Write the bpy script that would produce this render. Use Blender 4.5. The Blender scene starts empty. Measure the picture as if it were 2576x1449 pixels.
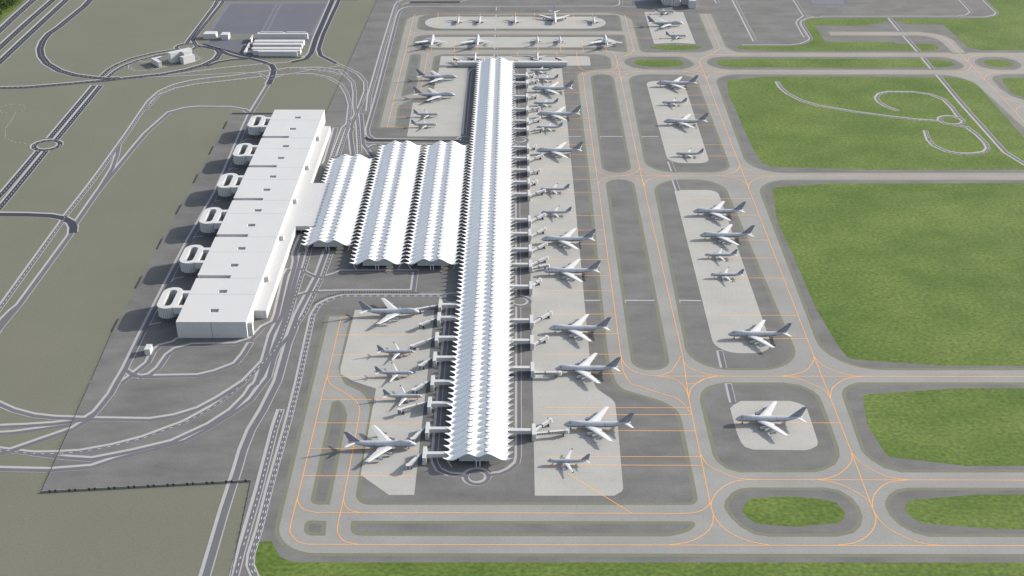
import bpy, math, random
from mathutils import Vector
random.seed(7)
R = math.radians
C = bpy.context.scene.collection
# ------------------------------------------------------------------ camera
H=740.; K=3640.; YH=-1034.; UV=1301.; CX,CY=1288.,724.5
DH=CY-YH; F=math.sqrt(K*K-DH*DH); TH=math.atan(DH/F); PSI=math.atan((UV-CX)/K)
cam=bpy.data.cameras.new('camera'); co=bpy.data.objects.new('camera',cam); C.objects.link(co)
co.location=(0,0,H); co.rotation_euler=(math.pi/2-TH,0,PSI)
cam.lens=36*F/2576; cam.sensor_width=36; cam.clip_start=10; cam.clip_end=60000
bpy.context.scene.camera=co
# survey frames: sheet letter -> origin and scale of the survey plan the points were read from
TO={c:(858.6667*(i%3),483*(i//3),3) for i,c in enumerate('ABCDEFGHI')}
TO.update(J=(858.67,0,6),K=(1288,0,6),L=(1717.33,0,6),M=(2146.67,0,6),N=(778.17,322,6),O=(603.75,550.08,6),
          Q=(1073.3,1100.2,9.6),R=(362.25,107.33,12),S=(496.4,67.08,8.348),V=(1610,0,16))
ct,st=math.cos(TH),math.sin(TH); cp,sp=math.cos(PSI),math.sin(PSI)
def G(u,v,z=0.):
    a=u-CX; b=v-CY
    y=F*ct-b*st; zz=-(F*st+b*ct); t=(z-H)/zz
    x,y=a*t,y*t
    return (x*cp-y*sp, x*sp+y*cp)
def pts(s,z=0.):
    o=None; r=[]
    for w in s.split():
        if w in TO: o=TO[w]; continue
        n=[float(q) for q in w.split(',')]
        x,y=G(o[0]+n[0]/o[2],o[1]+n[1]/o[2],z)
        r.append((x,y,n[2] if len(n)>2 else 0.))
    return r
# ------------------------------------------------------------------ materials
def mat(name,col,rough=.9,var=.06,scale=.02,grain=0.,gscale=.6,spots=0.,metal=0.,col2=None,spec=.3,warp=None):
    m=bpy.data.materials.new(name); m.use_nodes=True; nt=m.node_tree; nd=nt.nodes; L=nt.links
    b=nd['Principled BSDF']; b.inputs['Roughness'].default_value=rough; b.inputs['Metallic'].default_value=metal
    b.inputs['Specular IOR Level'].default_value=spec
    g=nd.new('ShaderNodeNewGeometry')
    src=g.outputs['Position']
    if warp:
        mp=nd.new('ShaderNodeMapping'); mp.inputs['Scale'].default_value=warp; L.new(src,mp.inputs[0]); src=mp.outputs[0]
    n1=nd.new('ShaderNodeTexNoise'); n1.inputs['Scale'].default_value=scale; n1.inputs['Detail'].default_value=6; n1.inputs['Roughness'].default_value=.62
    L.new(src,n1.inputs['Vector'])
    mr=nd.new('ShaderNodeMapRange'); mr.inputs[1].default_value=.3; mr.inputs[2].default_value=.7
    L.new(n1.outputs[0],mr.inputs[0])
    mx=nd.new('ShaderNodeMix'); mx.data_type='RGBA'
    c2=col2 or tuple(c*(1+var) for c in col); c1=tuple(c*(1-var) for c in col) if not col2 else col
    mx.inputs[6].default_value=(*c1,1); mx.inputs[7].default_value=(*c2,1)
    L.new(mr.outputs[0],mx.inputs[0]); out=mx.outputs[2]
    if grain:
        n2=nd.new('ShaderNodeTexNoise'); n2.inputs['Scale'].default_value=gscale; n2.inputs['Detail'].default_value=3
        L.new(src,n2.inputs['Vector'])
        m2=nd.new('ShaderNodeMapRange'); m2.inputs[1].default_value=.25; m2.inputs[2].default_value=.75
        m2.inputs[3].default_value=1-grain; m2.inputs[4].default_value=1+grain
        L.new(n2.outputs[0],m2.inputs[0])
        vm=nd.new('ShaderNodeVectorMath'); vm.operation='SCALE'; L.new(out,vm.inputs[0]); L.new(m2.outputs[0],vm.inputs['Scale']); out=vm.outputs[0]
    if spots:
        v=nd.new('ShaderNodeTexVoronoi'); v.inputs['Scale'].default_value=.24; v.inputs['Randomness'].default_value=1
        L.new(g.outputs['Position'],v.inputs['Vector'])
        m3=nd.new('ShaderNodeMapRange'); m3.inputs[1].default_value=.05; m3.inputs[2].default_value=.11; m3.inputs[3].default_value=1-spots; m3.inputs[4].default_value=1
        L.new(v.outputs['Distance'],m3.inputs[0])
        vm=nd.new('ShaderNodeVectorMath'); vm.operation='SCALE'; L.new(out,vm.inputs[0]); L.new(m3.outputs[0],vm.inputs['Scale']); out=vm.outputs[0]
    L.new(out,b.inputs['Base Color'])
    return m
M={}
M['sage']=mat('sage_ground',(.136,.139,.108),var=.05,scale=.006,grain=.10,gscale=.45)
M['asphalt']=mat('apron_asphalt',(.132,.131,.130),var=.2,scale=.017,grain=.12,gscale=.4,spots=.35,warp=(1,1.9,1))
M['olive']=mat('olive_shoulder',(.150,.154,.117),var=.05,scale=.02,grain=.08,gscale=.4)
M['taxi']=mat('taxiway_concrete',(.236,.236,.230),var=.10,scale=.012,grain=.10,gscale=.4,spots=.35,warp=(1,1.7,1))
M['pad']=mat('stand_concrete',(.335,.333,.318),var=.07,scale=.015,grain=.08,gscale=.4,spots=.35,warp=(1,1.7,1))
M['grass']=mat('mown_grass',(.050,.096,.010),scale=.012,grain=.45,gscale=.28,col2=(.110,.156,.032),warp=(.8,1,1))
M['blue']=mat('blue_grey_paving',(.105,.111,.136),var=.06,scale=.02,grain=.12,gscale=.4)
M['bluel']=mat('pale_blue_paving',(.135,.142,.170),var=.05,scale=.02,grain=.1,gscale=.4)
M['kerb']=mat('pale_pavement',(.335,.330,.330),var=.04,scale=.05,grain=.06)
M['road']=mat('blue_grey_asphalt',(.114,.114,.131),var=.06,scale=.03,grain=.08)
M['motor']=mat('dark_asphalt',(.035,.039,.056),var=.08,scale=.03,grain=.10)
M['white_paint']=mat('white_road_paint',(.6,.6,.6),var=.02)
M['orange']=mat('orange_line_paint',(.82,.36,.075),var=.02,rough=.6)
M['roof']=mat('white_membrane',(.86,.855,.845),rough=.55,var=.012,scale=.05)
M['flat']=mat('white_flat_roof',(.465,.468,.478),rough=.8,var=.02,scale=.03)
M['wall']=mat('pale_grey_wall',(.48,.485,.49),rough=.8,var=.03,scale=.05,grain=.03)
M['sill']=mat('sky_glass',(.62,.65,.67),rough=.35,var=.01)
M['dark']=mat('dark_joint',(.035,.036,.042),rough=.7,var=.05)
M['frame']=mat('dark_frame',(.10,.105,.12),rough=.6,var=.05)
M['steel']=mat('white_steel',(.5,.51,.53),rough=.5,var=.03)
M['fuse']=mat('grey_fuselage_paint',(.38,.40,.44),rough=.38,var=.03,scale=.08,spec=.5)
M['wing']=mat('white_wing_paint',(.55,.55,.55),rough=.4,var=.03,scale=.1,spec=.5)
M['fin']=mat('dark_grey_fin_paint',(.195,.21,.25),rough=.45,var=.05,scale=.2)
M['eng']=mat('engine_metal',(.40,.42,.46),rough=.35,var=.05,scale=.3,metal=.3)
M['tyre']=mat('black_rubber',(.02,.02,.02),var=.1)
M['glassd']=mat('tinted_glass',(.055,.062,.078),rough=.2,var=.05,spec=.6)
M['facade']=mat('grey_glass_facade',(.40,.43,.44),rough=.35,var=.04,scale=.05,spec=.5)  # grey glass with slight random tone
M['brown']=mat('brown_panel',(.05,.035,.025),var=.1)
M['fence']=mat('fence_grey',(.22,.22,.21),var=.1,scale=.1)
M['bark']=mat('tree_bark',(.06,.045,.03),var=.2,scale=2)
M['leaf']=mat('tree_leaves',(.030,.055,.014),scale=.35,col2=(.105,.150,.045),grain=.35,gscale=1.2)
# ------------------------------------------------------------------ helpers
def link(name,me,mats,parent=None,smooth=False):
    for m in (mats if isinstance(mats,(list,tuple)) else [mats]): me.materials.append(m)
    if smooth:
        for p in me.polygons: p.use_smooth=True
    o=bpy.data.objects.new(name,me); C.objects.link(o)
    if parent: o.parent=parent
    return o
def tag(o,label=None,cat=None,group=None,kind=None):
    if label: o['label']=label
    if cat: o['category']=cat
    if group: o['group']=group
    if kind: o['kind']=kind
    return o
def empty(name,loc,rz=0,label=None,cat=None,group=None):
    o=bpy.data.objects.new(name,None); C.objects.link(o); o.location=loc; o.rotation_euler=(0,0,rz)
    return tag(o,label,cat,group)
class MB:
    def __init__(s): s.v=[]; s.f=[]; s.m=[]
    def add(s,vs,fs,mi=0):
        n=len(s.v); s.v+=[tuple(v) for v in vs]
        for f in fs: s.f.append([n+i for i in f]); s.m.append(mi)
    def quad(s,a,b,c,d,mi=0): s.add([a,b,c,d],[(0,1,2,3)],mi)
    def box(s,x0,y0,z0,x1,y1,z1,mi=0,top=None,bottom=True):
        v=[(x0,y0,z0),(x1,y0,z0),(x1,y1,z0),(x0,y1,z0),(x0,y0,z1),(x1,y0,z1),(x1,y1,z1),(x0,y1,z1)]
        s.add(v,[(0,1,5,4),(1,2,6,5),(2,3,7,6),(3,0,4,7)]+([(3,2,1,0)] if bottom else []),mi)
        s.add(v[4:],[(0,1,2,3)],mi if top is None else top)
    def prism(s,poly,z0,z1,mi=0,top=None):
        if area(poly)<0: poly=poly[::-1]
        n=len(poly); s.add([(p[0],p[1],z0) for p in poly]+[(p[0],p[1],z1) for p in poly],
            [(i,(i+1)%n,n+(i+1)%n,n+i) for i in range(n)]+[tuple(range(n))[::-1]],mi)
        s.add([(p[0],p[1],z1) for p in poly],[tuple(range(n))],mi if top is None else top)
    def tube(s,pa,pb,ra,rb=None,n=8,mi=0,cap=True):
        rb=ra if rb is None else rb; a=Vector(pa); b=Vector(pb); d=(b-a).normalized()
        u=d.cross(Vector((0,0,1))); u=Vector((1,0,0)) if u.length<1e-4 else u.normalized(); w=d.cross(u)
        vs=[]
        for c,r in ((a,ra),(b,rb)):
            for i in range(n):
                t=2*math.pi*i/n; vs.append(c+u*(r*math.cos(t))+w*(r*math.sin(t)))
        fs=[(i,(i+1)%n,n+(i+1)%n,n+i) for i in range(n)]
        if cap: fs+=[tuple(range(n))[::-1],tuple(range(n,2*n))]
        s.add(vs,fs,mi)
    def build(s,name,mats,parent=None,smooth=False,**k):
        me=bpy.data.meshes.new(name); me.from_pydata(s.v,[],s.f)
        me.polygons.foreach_set('material_index',s.m); me.update()
        o=link(name,me,mats,parent,smooth)
        return tag(o,**k) if k else o
def area(p): return .5*sum(p[i-1][0]*p[i][1]-p[i][0]*p[i-1][1] for i in range(len(p)))
def rounded(p):
    n=len(p); out=[]
    for i in range(n):
        x,y,r=p[i]
        if r<=0: out.append((x,y)); continue
        a=Vector(p[i-1][:2]); b=Vector((x,y)); c=Vector(p[(i+1)%n][:2])
        d1=(a-b); d2=(c-b); l1=d1.length; l2=d2.length
        if l1<.01 or l2<.01: out.append((x,y)); continue
        d1/=l1; d2/=l2
        ang=math.acos(max(-1,min(1,d1.dot(d2))))
        if ang>3.1: out.append((x,y)); continue
        t=min(r/math.tan(ang/2),l1*.48,l2*.48); rr=t*math.tan(ang/2)
        bis=(d1+d2).normalized(); cc=b+bis*(rr/math.sin(ang/2))
        s0=b+d1*t; s1=b+d2*t
        a0=math.atan2(s0.y-cc.y,s0.x-cc.x); a1=math.atan2(s1.y-cc.y,s1.x-cc.x)
        da=(a1-a0+math.pi)%(2*math.pi)-math.pi
        k=max(2,int(abs(da)/.22)+1)
        for j in range(k+1):
            t_=a0+da*j/k; out.append((cc.x+rr*math.cos(t_),cc.y+rr*math.sin(t_)))
    return out
def offset(p,d):                       # d>0 shrinks
    q=[p[0]]
    for a in p[1:]:
        if math.dist(a,q[-1])>.3: q.append(a)
    if math.dist(q[0],q[-1])<.3: q.pop()
    s=1 if area(q)>0 else -1; n=len(q); out=[]
    for i in range(n):
        a=Vector(q[i-1]); b=Vector(q[i]); c=Vector(q[(i+1)%n])
        e1=(b-a).normalized(); e2=(c-b).normalized()
        n1=Vector((-e1.y,e1.x))*s; n2=Vector((-e2.y,e2.x))*s
        m=n1+n2
        m=n1 if m.length<.2 else m.normalized()
        k=max(.45,m.dot(n1)); o=b+m*(d/k); out.append((o.x,o.y))
    return out
def sheet(name,poly,z,m,kind='structure',**k):
    if area(poly)<0: poly=poly[::-1]
    me=bpy.data.meshes.new(name); me.from_pydata([(x,y,z) for x,y in poly],[],[list(range(len(poly)))])
    return tag(link(name,me,m),kind=kind,**k)
# ------------------------------------------------------------------ ground
sheet('ground',[(-20000,-3000),(20000,-3000),(20000,30000),(-20000,30000)],-.02,M['sage'])
apron=[p[:2] for p in pts("G 310,820 D 680,1440 D 850,1050 D 1370,95 A 1750,862 A 2475,858 B 0,602 B 270,0 B 440,-380 B 600,-800 C 6000,-800 I 6500,1900 G 1480,2500 G 1745,1449 G 1893,735")]
sheet('apron',apron,.0,M['asphalt'])
Rout=rounded(pts("E 68,940 E 900,940 B 1100,960 B 290,960 J 1005,225,40 K 1780,188,60 K 1930,760,40 K 1985,793,10 L 0,793 L 300,790,20 L 470,735,20 L 252,210 L 428,210 L 650,715,30 L 800,787,40 L 960,793 M 2576,797 C 3700,400 C 5200,800 I 5200,1292 I 2576,1284 G 2250,1276,60 G 2090,1150,60 D 2485,940"))
sheet('taxiway_shoulder',offset(Rout,-4.2),.015,M['olive'])
sheet('taxiway',Rout,.030,M['taxi'])
zi=[.15]
def island(s,pad=None,green=None,w=4.2,cover=True):
    p=rounded([(a,b,c if c>=6 else 0) for a,b,c in pts(s)])
    sheet('taxiway_shoulder',p,.045,M['olive'])
    sheet('infield',offset(p,w),.055,M['asphalt'])
def padp(s): sheet('parking_stand',rounded(pts(s)),.075,M['pad'])
def greenp(s): sheet('grass_field',rounded(pts(s)),.075,M['grass'])
island("J 1175,222,25 K 1622,222,15 1672,470,4 J 1130,464,25")
island("J 1115,522,25 K 1700,524,6 1745,778,14 1715,788,8 1400,755,30 J 1065,752,30")
MN="J 1400,818,22 K 1472,818,28 1505,1010,22 1480,1040,14 1240,1053,20 1090,1085,10 985,1118,15 E 1888,0 2005,1150 2030,1320,30 H 2080,0,30 2130,40 2430,130,30 2545,200,25 I 0,300 116,870,10 85,914,8 H 165,912,30 105,860,25 218,170,25 165,65,30 20,0,20 E 0,1395,20 D 2552,1330,12 E 68,940 B 405,960 425,800,30 530,752,10 645,748,10 655,660"
island(MN)
cv=[(x,y) for x,y,_ in pts("E 40,935 E 1000,925 B 1300,965 B 398,965")]
sheet('infield',pts and [p for p in cv],.065,M['asphalt'])
island("B 520,408,18 605,408,18 562,700,14 450,732,3")
island("G 2506,135 2555,122 H 22,160,22 46,240,12 G 2490,910,4 2335,912,28")
island("G 2305,1025,6 2465,1035,3 2455,1145,3 2285,1145,18")
island("H 75,1033,4 I 122,1036,6 60,1115,25 H 2470,1151,20 66,1146,28")
island("B 1878,560,20 2050,560,28 2195,1303,35 1970,1303,32")
island("B 1990,1353,32 2205,1353,34 E 2490,1345,44 2195,1345,44")
island("K 1745,1120,34 C 95,562,38 378,1303,30 B 2300,1300,42")
island("B 2345,1353,44 C 300,1353,44 F 918,1345,46 50,1345,46")
island("F 310,1437,0 F 760,1437 I 890,8 980,48 1030,90 1060,150 1180,480 1185,550 1150,610 1080,645 1000,667 430,667 330,640 260,590 225,530 128,120 138,65 175,25 230,5")
island("L 465,1122,42 M 1700,1122,60 C 2600,985 C 2900,1305 C 500,1307,55")
island("C 545,1356,48 C 3300,1356 F 3300,1346 F 1090,1345,62")
island("I 1200,80,6 1212,35,14 1260,5 F 1330,1437 3300,1437 I 3300,668 1650,668 1520,635 1420,575 1350,510")
island("I 500,781 1070,781 1180,800 1280,860 1335,930 1360,1000 1345,1070 1290,1125 1170,1153 650,1153 540,1135 430,1075 355,1000 312,930 320,880 370,820 430,790")
island("I 1527,920 1532,880 1560,830 1620,795 1700,782 3300,782 3300,1157 1860,1154 1750,1125 1640,1070 1560,990")
island("L 355,940 400,885 500,860 620,853 M 1300,857 1420,870 1550,905 1640,960 1675,1000 1650,1030 1550,1055 L 700,1052 560,1035 440,1000 380,970")
island("K 1685,940 1705,905 1790,868 1900,853 L -50,853 30,868 120,910 170,960 175,985 110,1020 0,1050 K 2000,1048 1820,1020 1720,975")
island("M 1830,940 1845,905 1900,875 2000,860 2150,858 2300,870 2450,910 2530,965 2543,990 2520,1025 2440,1055 2200,1055 2080,1045 1930,1010 1850,970")
island("C 2335,600 2345,575 2420,560 3300,560 3300,900 2576,757 2480,725 2390,665")
# north taxiway with the bend
bend=rounded(pts("L 2203,480 M 990,482 1230,510 1390,548 1510,612 1690,797 1500,797 1350,640 1240,580 1080,545 960,537 L 2236,536"))
block=rounded(pts("L 2000,385 M 200,383 230,368 450,360 435,318 740,318 780,365 1360,368 1720,705 1820,745 1985,768 2576,778 2576,792 0,792 0,768 700,765 1180,763 1260,750 1293,725 1285,705 1230,675 1150,663 640,658 620,637 L 2150,632"))
# ---- stands and grass
padp("J 1270,252,42 K 1405,252,42 1425,432,42 J 1255,432,42")
padp("J 1215,558,36 K 1545,560,38 1595,715,34 J 1200,718,34")
padp("J 1502,847,4 K 1165,847,8 1192,990,5 J 1480,985")
padp("B 740,510 957,510 900,1030 495,1030 540,775 672,775")
padp("K 218,1030 752,1030 E 1757,0 1870,1200 1885,1380,30 H 1925,35,20 2065,130,20 2085,300 2127,790 2115,812 2060,843 1460,843")
padp("E 103,890 703,890 H 550,838 360,838 145,685 150,660 262,35 E 85,1425 -5,1375 -8,1330")
padp("B 2298,612,16 C 5,612,3 205,1232,16 B 2468,1232,24")
padp("B 2512,1435,6 C 262,1433,16 F 692,1217,24 248,1217,28")
padp("I 358,185 380,160 440,128 810,128 870,143 920,165 940,190 1020,435 1015,465 970,490 930,500 530,495 470,475 440,440 410,370")
padp("K 1997,182 L 5,182 195,664 K 2470,646 2145,662")
greenp("C 335,605 420,597 600,582 760,577 2050,585 2130,600 2200,625 2250,670 2700,1180 2900,1280 1400,1281 800,1263 660,1256 600,1227 545,1150 450,950 390,800 345,720")
greenp("C 675,1449 680,1415 1100,1386 3300,1380 F 3300,1312 1950,1312 1300,1265 1245,1250 1180,1170 1000,870 830,470 720,235 705,180 680,0")
greenp("I 1358,95 1400,78 2050,33 3300,33 3300,622 2130,618 1560,550 1520,510 1390,300")
greenp("I 445,950 470,905 500,870 650,855 800,850 900,855 1060,870 1160,895 1195,935 1225,970 1215,1020 1165,1050 860,1078 720,1070 550,1050 480,1000")
greenp("I 1675,930 1690,895 1740,875 2200,835 3300,835 3300,1100 2350,1095 1800,1050 1740,1015 1690,970")
greenp("L 505,940 530,915 620,903 1050,886 M 1060,888 1200,895 1380,905 1480,930 1530,965 1520,985 1450,1005 1180,1018 0,1025 L 700,1015 590,1000 530,970")
greenp("K 1838,940 1870,915 1950,899 2450,899 2540,910 L 15,950 0,985 K 2540,1000 2300,1012 2150,1010 1900,985 1850,960")
greenp("M 1965,935 1985,910 2100,903 2240,903 2330,920 2400,955 2408,975 2390,1000 2290,1012 2130,1010 2020,985 1985,960")
greenp("C 2410,600 2430,587 3300,587 3300,880 2576,735 2500,710 2440,650")
greenp("L 815,710 850,697 900,690 1620,690 1800,676 1920,640 1970,590 1900,450 1840,350 1835,330 1900,290 1960,276 M 0,276 2000,276 2100,260 2205,200 2000,0 1500,-400 4500,-400 4500,770 1950,757 1820,738 1720,705 1360,368 780,365 740,318 435,318 450,360 230,368 200,383 L 2000,385 2150,632 M 620,637 640,658 1150,663 1230,675 1285,705 1293,725 1260,750 1180,762 0,766 L 1900,770 1300,763 1000,750 850,735")
greenp("K 2080,712 2150,690 2400,672 L 0,680 200,688 295,712 250,735 130,750 K 2500,757 2300,752 2140,733")
greenp("G 1925,1300 1935,1195 2050,1183 2075,1240 2115,1305 2200,1340 2280,1346 I 2576,1348 5200,1352 5200,3200 G 1930,3200 1930,1449 1912,1350")
greenp("A -400,560 0,165 185,0 420,-200 400,-900 -900,-900")
zz=.085
sheet('taxiway_shoulder',offset(bend,-4.2),zz,M['olive']); sheet('taxiway',bend,zz+.01,M['taxi'])
def flat(name,s,z,m): return sheet(name,rounded(pts(s)),z,m)
flat('car_park',"A 1715,15 2490,12 2362,268 1545,268",.02,M['bluel'])
flat('car_park',"A 1740,30 2465,27 2345,255 1585,255",.03,M['blue'])
flat('car_park_lane',"A 2080,28 2096,28 1978,254 1960,254",.04,M['bluel']); flat('car_park_lane',"A 2112,28 2130,28 2018,254 1998,254",.04,M['bluel'])
flat('service_yard',"A 1530,335 1585,312 1740,300 2370,268 2340,310 2240,425 2100,437 1920,435 1830,415",.05,M['blue'])
flat('car_park',"L 1700,-350 1930,80 2525,80 2250,-350",.02,M['blue'])
flat('car_park',"L 1800,-350 1960,66 2460,66 2200,-350",.03,M['bluel'])
flat('car_park',"K 1790,-60 1815,78 2090,78 2060,-60",.02,M['blue'])
# ------------------------------------------------------------------ roads
used_cells={}
def level(p,inf,cell):
    cells=set(); n=int(inf//cell)+1
    for a,b in zip(p,p[1:]):
        k=max(1,int(math.dist(a[:2],b[:2])/cell)+1)
        for j in range(k+1):
            x=a[0]+(b[0]-a[0])*j/k; y=a[1]+(b[1]-a[1])*j/k; cx,cy=int(x//cell),int(y//cell)
            for dx in range(-n,n+1):
                for dy in range(-n,n+1): cells.add((cx+dx,cy+dy))
    d=used_cells.setdefault(cell,{}); bad=set()
    for c in cells: bad|=d.get(c,set())
    l=0
    while l in bad: l+=1
    for c in cells: d.setdefault(c,set()).add(l)
    return l
def smoothpl(p,k):
    if k<2 or len(p)<3: return p
    out=[]
    for i in range(len(p)-1):
        p0=p[max(i-1,0)];p1=p[i];p2=p[i+1];p3=p[min(i+2,len(p)-1)]
        for j in range(k):
            t=j/k;t2=t*t;t3=t2*t
            out.append(tuple(.5*((2*p1[q])+(-p0[q]+p2[q])*t+(2*p0[q]-5*p1[q]+4*p2[q]-p3[q])*t2+(-p0[q]+3*p1[q]-3*p2[q]+p3[q])*t3) for q in (0,1)))
    return out+[p[-1][:2]]
def ribbon(mb,p,w,z,mi,dx=0,dy=0,closed=False):
    p=[Vector(q[:2]) for q in p]; n=len(p); L=[];Rr=[]
    for i in range(n):
        a=p[i-1] if (i or closed) else p[i]; c=p[(i+1)%n] if (i<n-1 or closed) else p[i]
        e1=(p[i]-a); e2=(c-p[i])
        e1=e1.normalized() if e1.length>1e-5 else e2.normalized(); e2=e2.normalized() if e2.length>1e-5 else e1
        t=(e1+e2); t=e1 if t.length<.1 else t.normalized(); nn=Vector((-t.y,t.x)); k=max(.6,nn.dot(Vector((-e1.y,e1.x))))
        L.append(p[i]+nn*(w/2/k)); Rr.append(p[i]-nn*(w/2/k))
    vs=[(a.x+dx,a.y+dy,z) for a in L]+[(a.x+dx,a.y+dy,z) for a in Rr]
    mb.add(vs,[(n+i,n+(i+1)%n,(i+1)%n,i) for i in range(n if closed else n-1)],mi)
def dashes(mb,p,z,mi,off=0,ln=3.6,gap=5.4,w=.5,closed=False):
    p=[Vector(q[:2]) for q in p]
    if closed: p.append(p[0])
    s=0;nxt=0
    for a,b in zip(p,p[1:]):
        l=(b-a).length
        if l<.01: continue
        d=(b-a)/l; n=Vector((-d.y,d.x))
        while nxt<s+l:
            t0=nxt-s; t1=min(t0+ln,l)
            if t1-t0>1:
                A=a+d*t0+n*off;B=a+d*t1+n*off;h=n*(w/2)
                mb.add([(q.x,q.y,z) for q in (A-h,B-h,B+h,A+h)],[(0,1,2,3)],mi)
            nxt+=ln+gap
        s+=l
def road(s,w=5.,dash=(),m='road',ker=(1.75,),sm=0,closed=False,p=None):
    p=p or smoothpl([q[:2] for q in pts(s)],sm); mb=MB(); k=ker[0]; e=.004*level(list(p)+([p[0]] if closed else []),w/2+k*2,8.)
    ribbon(mb,p,w+2*k,.10+e,0,-.55*k,.72*k,closed)
    ribbon(mb,p,w,.17+e,1,0,0,closed)
    for off in dash: dashes(mb,p,.26,2,off,closed=closed)
    mb.build('road',[M['kerb'],M[m],M['white_paint']],kind='structure')
def ring(s,r,w,dash=(),m='road',k=1.75,n=28):
    x,y=pts(s)[0][:2]
    road(None,w,dash,m,(k,),closed=True,p=[(x+r*math.cos(2*math.pi*i/n),y+r*math.sin(2*math.pi*i/n)) for i in range(n)])
# motorways and outer roads
road("A -120,330 -20,250 120,118 275,-20 600,-330",13,(-1.5,1.5),'motor',(2.6,))
road("A -90,440 -20,378 190,185 400,0 430,-28 800,-380",12,(0,),'motor',(2.6,))
road("A -90,545 -20,487 210,270 500,0 900,-390",12,(0,),'motor',(2.6,))
road("A 1000,-330 690,-10 640,45 450,200 370,255 325,310 302,370 312,425 355,480 450,535 560,568 700,586 800,594 900,590",12,(0,),'motor',(2.2,))
road("A -120,668 0,665 200,660 500,635 800,608 1000,585 1220,563 1400,530 1540,490 1630,445 1662,400 1640,370 1575,352 1480,350",11,(0,),'motor',(2.0,))
road("A 1480,345 1560,357 1650,378 1720,410 1800,432 1900,445 1990,470 2050,492 2068,525 2055,580 2028,638",9.5,(),'motor',(1.8,))
road("A 1560,500 1640,470 1750,450 1870,444",8,(),'motor',(1.4,))
road("A 1780,-200 1635,15 1620,45 1410,325",7,(0,),'motor',(1.6,)); road("A 1840,-200 1690,0 1665,40 1455,300 1480,345",7,(0,),'motor',(1.6,))
road("A 1560,-3 1650,3 1800,0 2500,-2 2700,0",5,(),'motor',(1.5,))
road("A 1335,372 1150,403 1000,440 880,490 820,525 765,578",6.5,(0,),'motor',(1.5,)); road("A 1335,390 1180,420 1030,460 930,500 870,535 815,582",6.5,(0,),'motor',(1.5,))
ring("R 1285,128",18.5,6.5,(-1,),'motor',1.7)
road("A 712,645 375,1045",7.8,(0,),'motor',(2.0,)); road("A 762,645 427,1055",7.8,(0,),'motor',(2.0,))
ring("A 356,1097",19.5,7,(-1,),'motor',2.0,12)
road("A 290,1140 262,1175 30,1449 D -90,115",7.8,(0,),'motor',(2.0,)); road("A 350,1140 100,1449 D 0,120 -90,215",7.8,(0,),'motor',(2.0,))
road("A 2720,-420 2550,-80 2510,0 2385,290 2350,400 2310,445 2200,470",9.5,(),'motor',(1.8,)); road("A 2740,-400 2550,20 2440,260 2405,370 2420,420 2540,480",7.5,(),'motor',(1.8,))
# inner road network (west)
road("D -60,965 0,880 460,240 490,190 640,0 A 760,1290 880,1120 960,1010 1060,860 1130,760 1210,690 1320,640 1450,610 1600,590 1750,575 1900,555 2040,537 2200,516 2400,512 B 0,535 45,572",5,(0,),'road',(1.9,))
road("D -60,1125 0,1030 150,850 530,330 560,260 740,0 A 960,1180 1000,1130 1100,1010 1280,850 1400,817 1500,808 1750,812 1850,830 1895,862",6,(),'road',(2.0,))
road("D 155,845 90,895 30,955 -60,1070",5,(),'road',(1.8,))
road("A 740,1449 850,1270 885,1170 900,1095",5,(),'road',(1.8,))
road("A 1100,830 1200,720 1330,668 1500,635 1700,615 1900,590 2150,565 2350,560 2480,585 2576,640 B 45,712 68,790 60,870 48,966 N 440,430",4.5,(0,),'road',(1.6,))
road("A 1220,573 1400,552 1700,512 1950,488 2200,470",3.5,(0,),'road',(1.4,))
road("A 1030,590 1300,580 1600,565 1850,550 1970,560 2015,600",3.5,(),'road',(1.3,))
road("A 2540,480 B 60,520 135,560 185,620 186,690 150,790 100,890 18,966 N 350,450",4.5,(0,),'road',(1.7,))
road("A 2150,515 2350,530 2500,545 B 50,582 90,622 103,690 103,800 122,900 N 740,0 N 765,390",4.5,(0,),'road',(1.7,))
road("A 2040,600 2200,560 2400,525 2576,500",3.5,(),'road',(1.3,))
road("B 105,880 75,960 N 650,0 625,80 630,150 665,410",5,(),'road',(1.9,))
road("B 150,860 N 800,0 815,240 960,440 1020,465",5,(),'road',(1.9,))
road("N 880,320 960,268 1100,240 1300,235",4.5,(),'road',(1.7,))
road("N 405,0 260,500 235,545",5.5,(),'road',(1.9,))
road("A 2028,638 1960,750 1890,865 1850,950 1640,1449 D 1600,70 1440,350 1270,680 1080,1060 950,1330 885,1440 G 840,75 740,200 680,262 560,340 300,430 100,500 -60,545",5.5,(),'road',(2.0,))
for s in ("D 1085,1060 1140,1010 1222,995","D 1260,720 1330,660 1392,650","D 1420,400 1480,345 1540,340","D 1570,110 1610,78 1668,70","A 1720,1300 1760,1275 1795,1280","A 1835,1075 1870,1055 1900,1060"): road(s,4,(),'road',(1.3,))
road("D 1360,1108 1320,1138 1210,1165 1160,1210 1120,1290 1000,1385 925,1440",5,(),'road',(1.9,))
road("D 1000,1390 1100,1397 1490,1390 1620,1360 1780,1300 1840,1230 1895,1140",5,(),'road',(1.9,))
road("O 745,760 690,860 560,1449 D 2070,980 1990,1020 1900,1112 1780,1150 1450,1158 1330,1188 1270,1230 1200,1330 1130,1385 1060,1397 1000,1380 950,1345",5,(),'road',(1.9,))
road("O 945,250 870,420 835,520 842,640 820,740 760,960 640,1449 D 2050,1080 1990,1300 1938,1449 G 1905,20 1860,90 1750,200 1580,310 1300,440 1000,512 690,572 500,560 250,530",5,(),'road',(1.9,))
road("O 945,520 900,700 870,800 700,1449 D 2110,1070 2030,1270 1975,1390 G 1930,0",5,(),'road',(1.8,))
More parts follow.
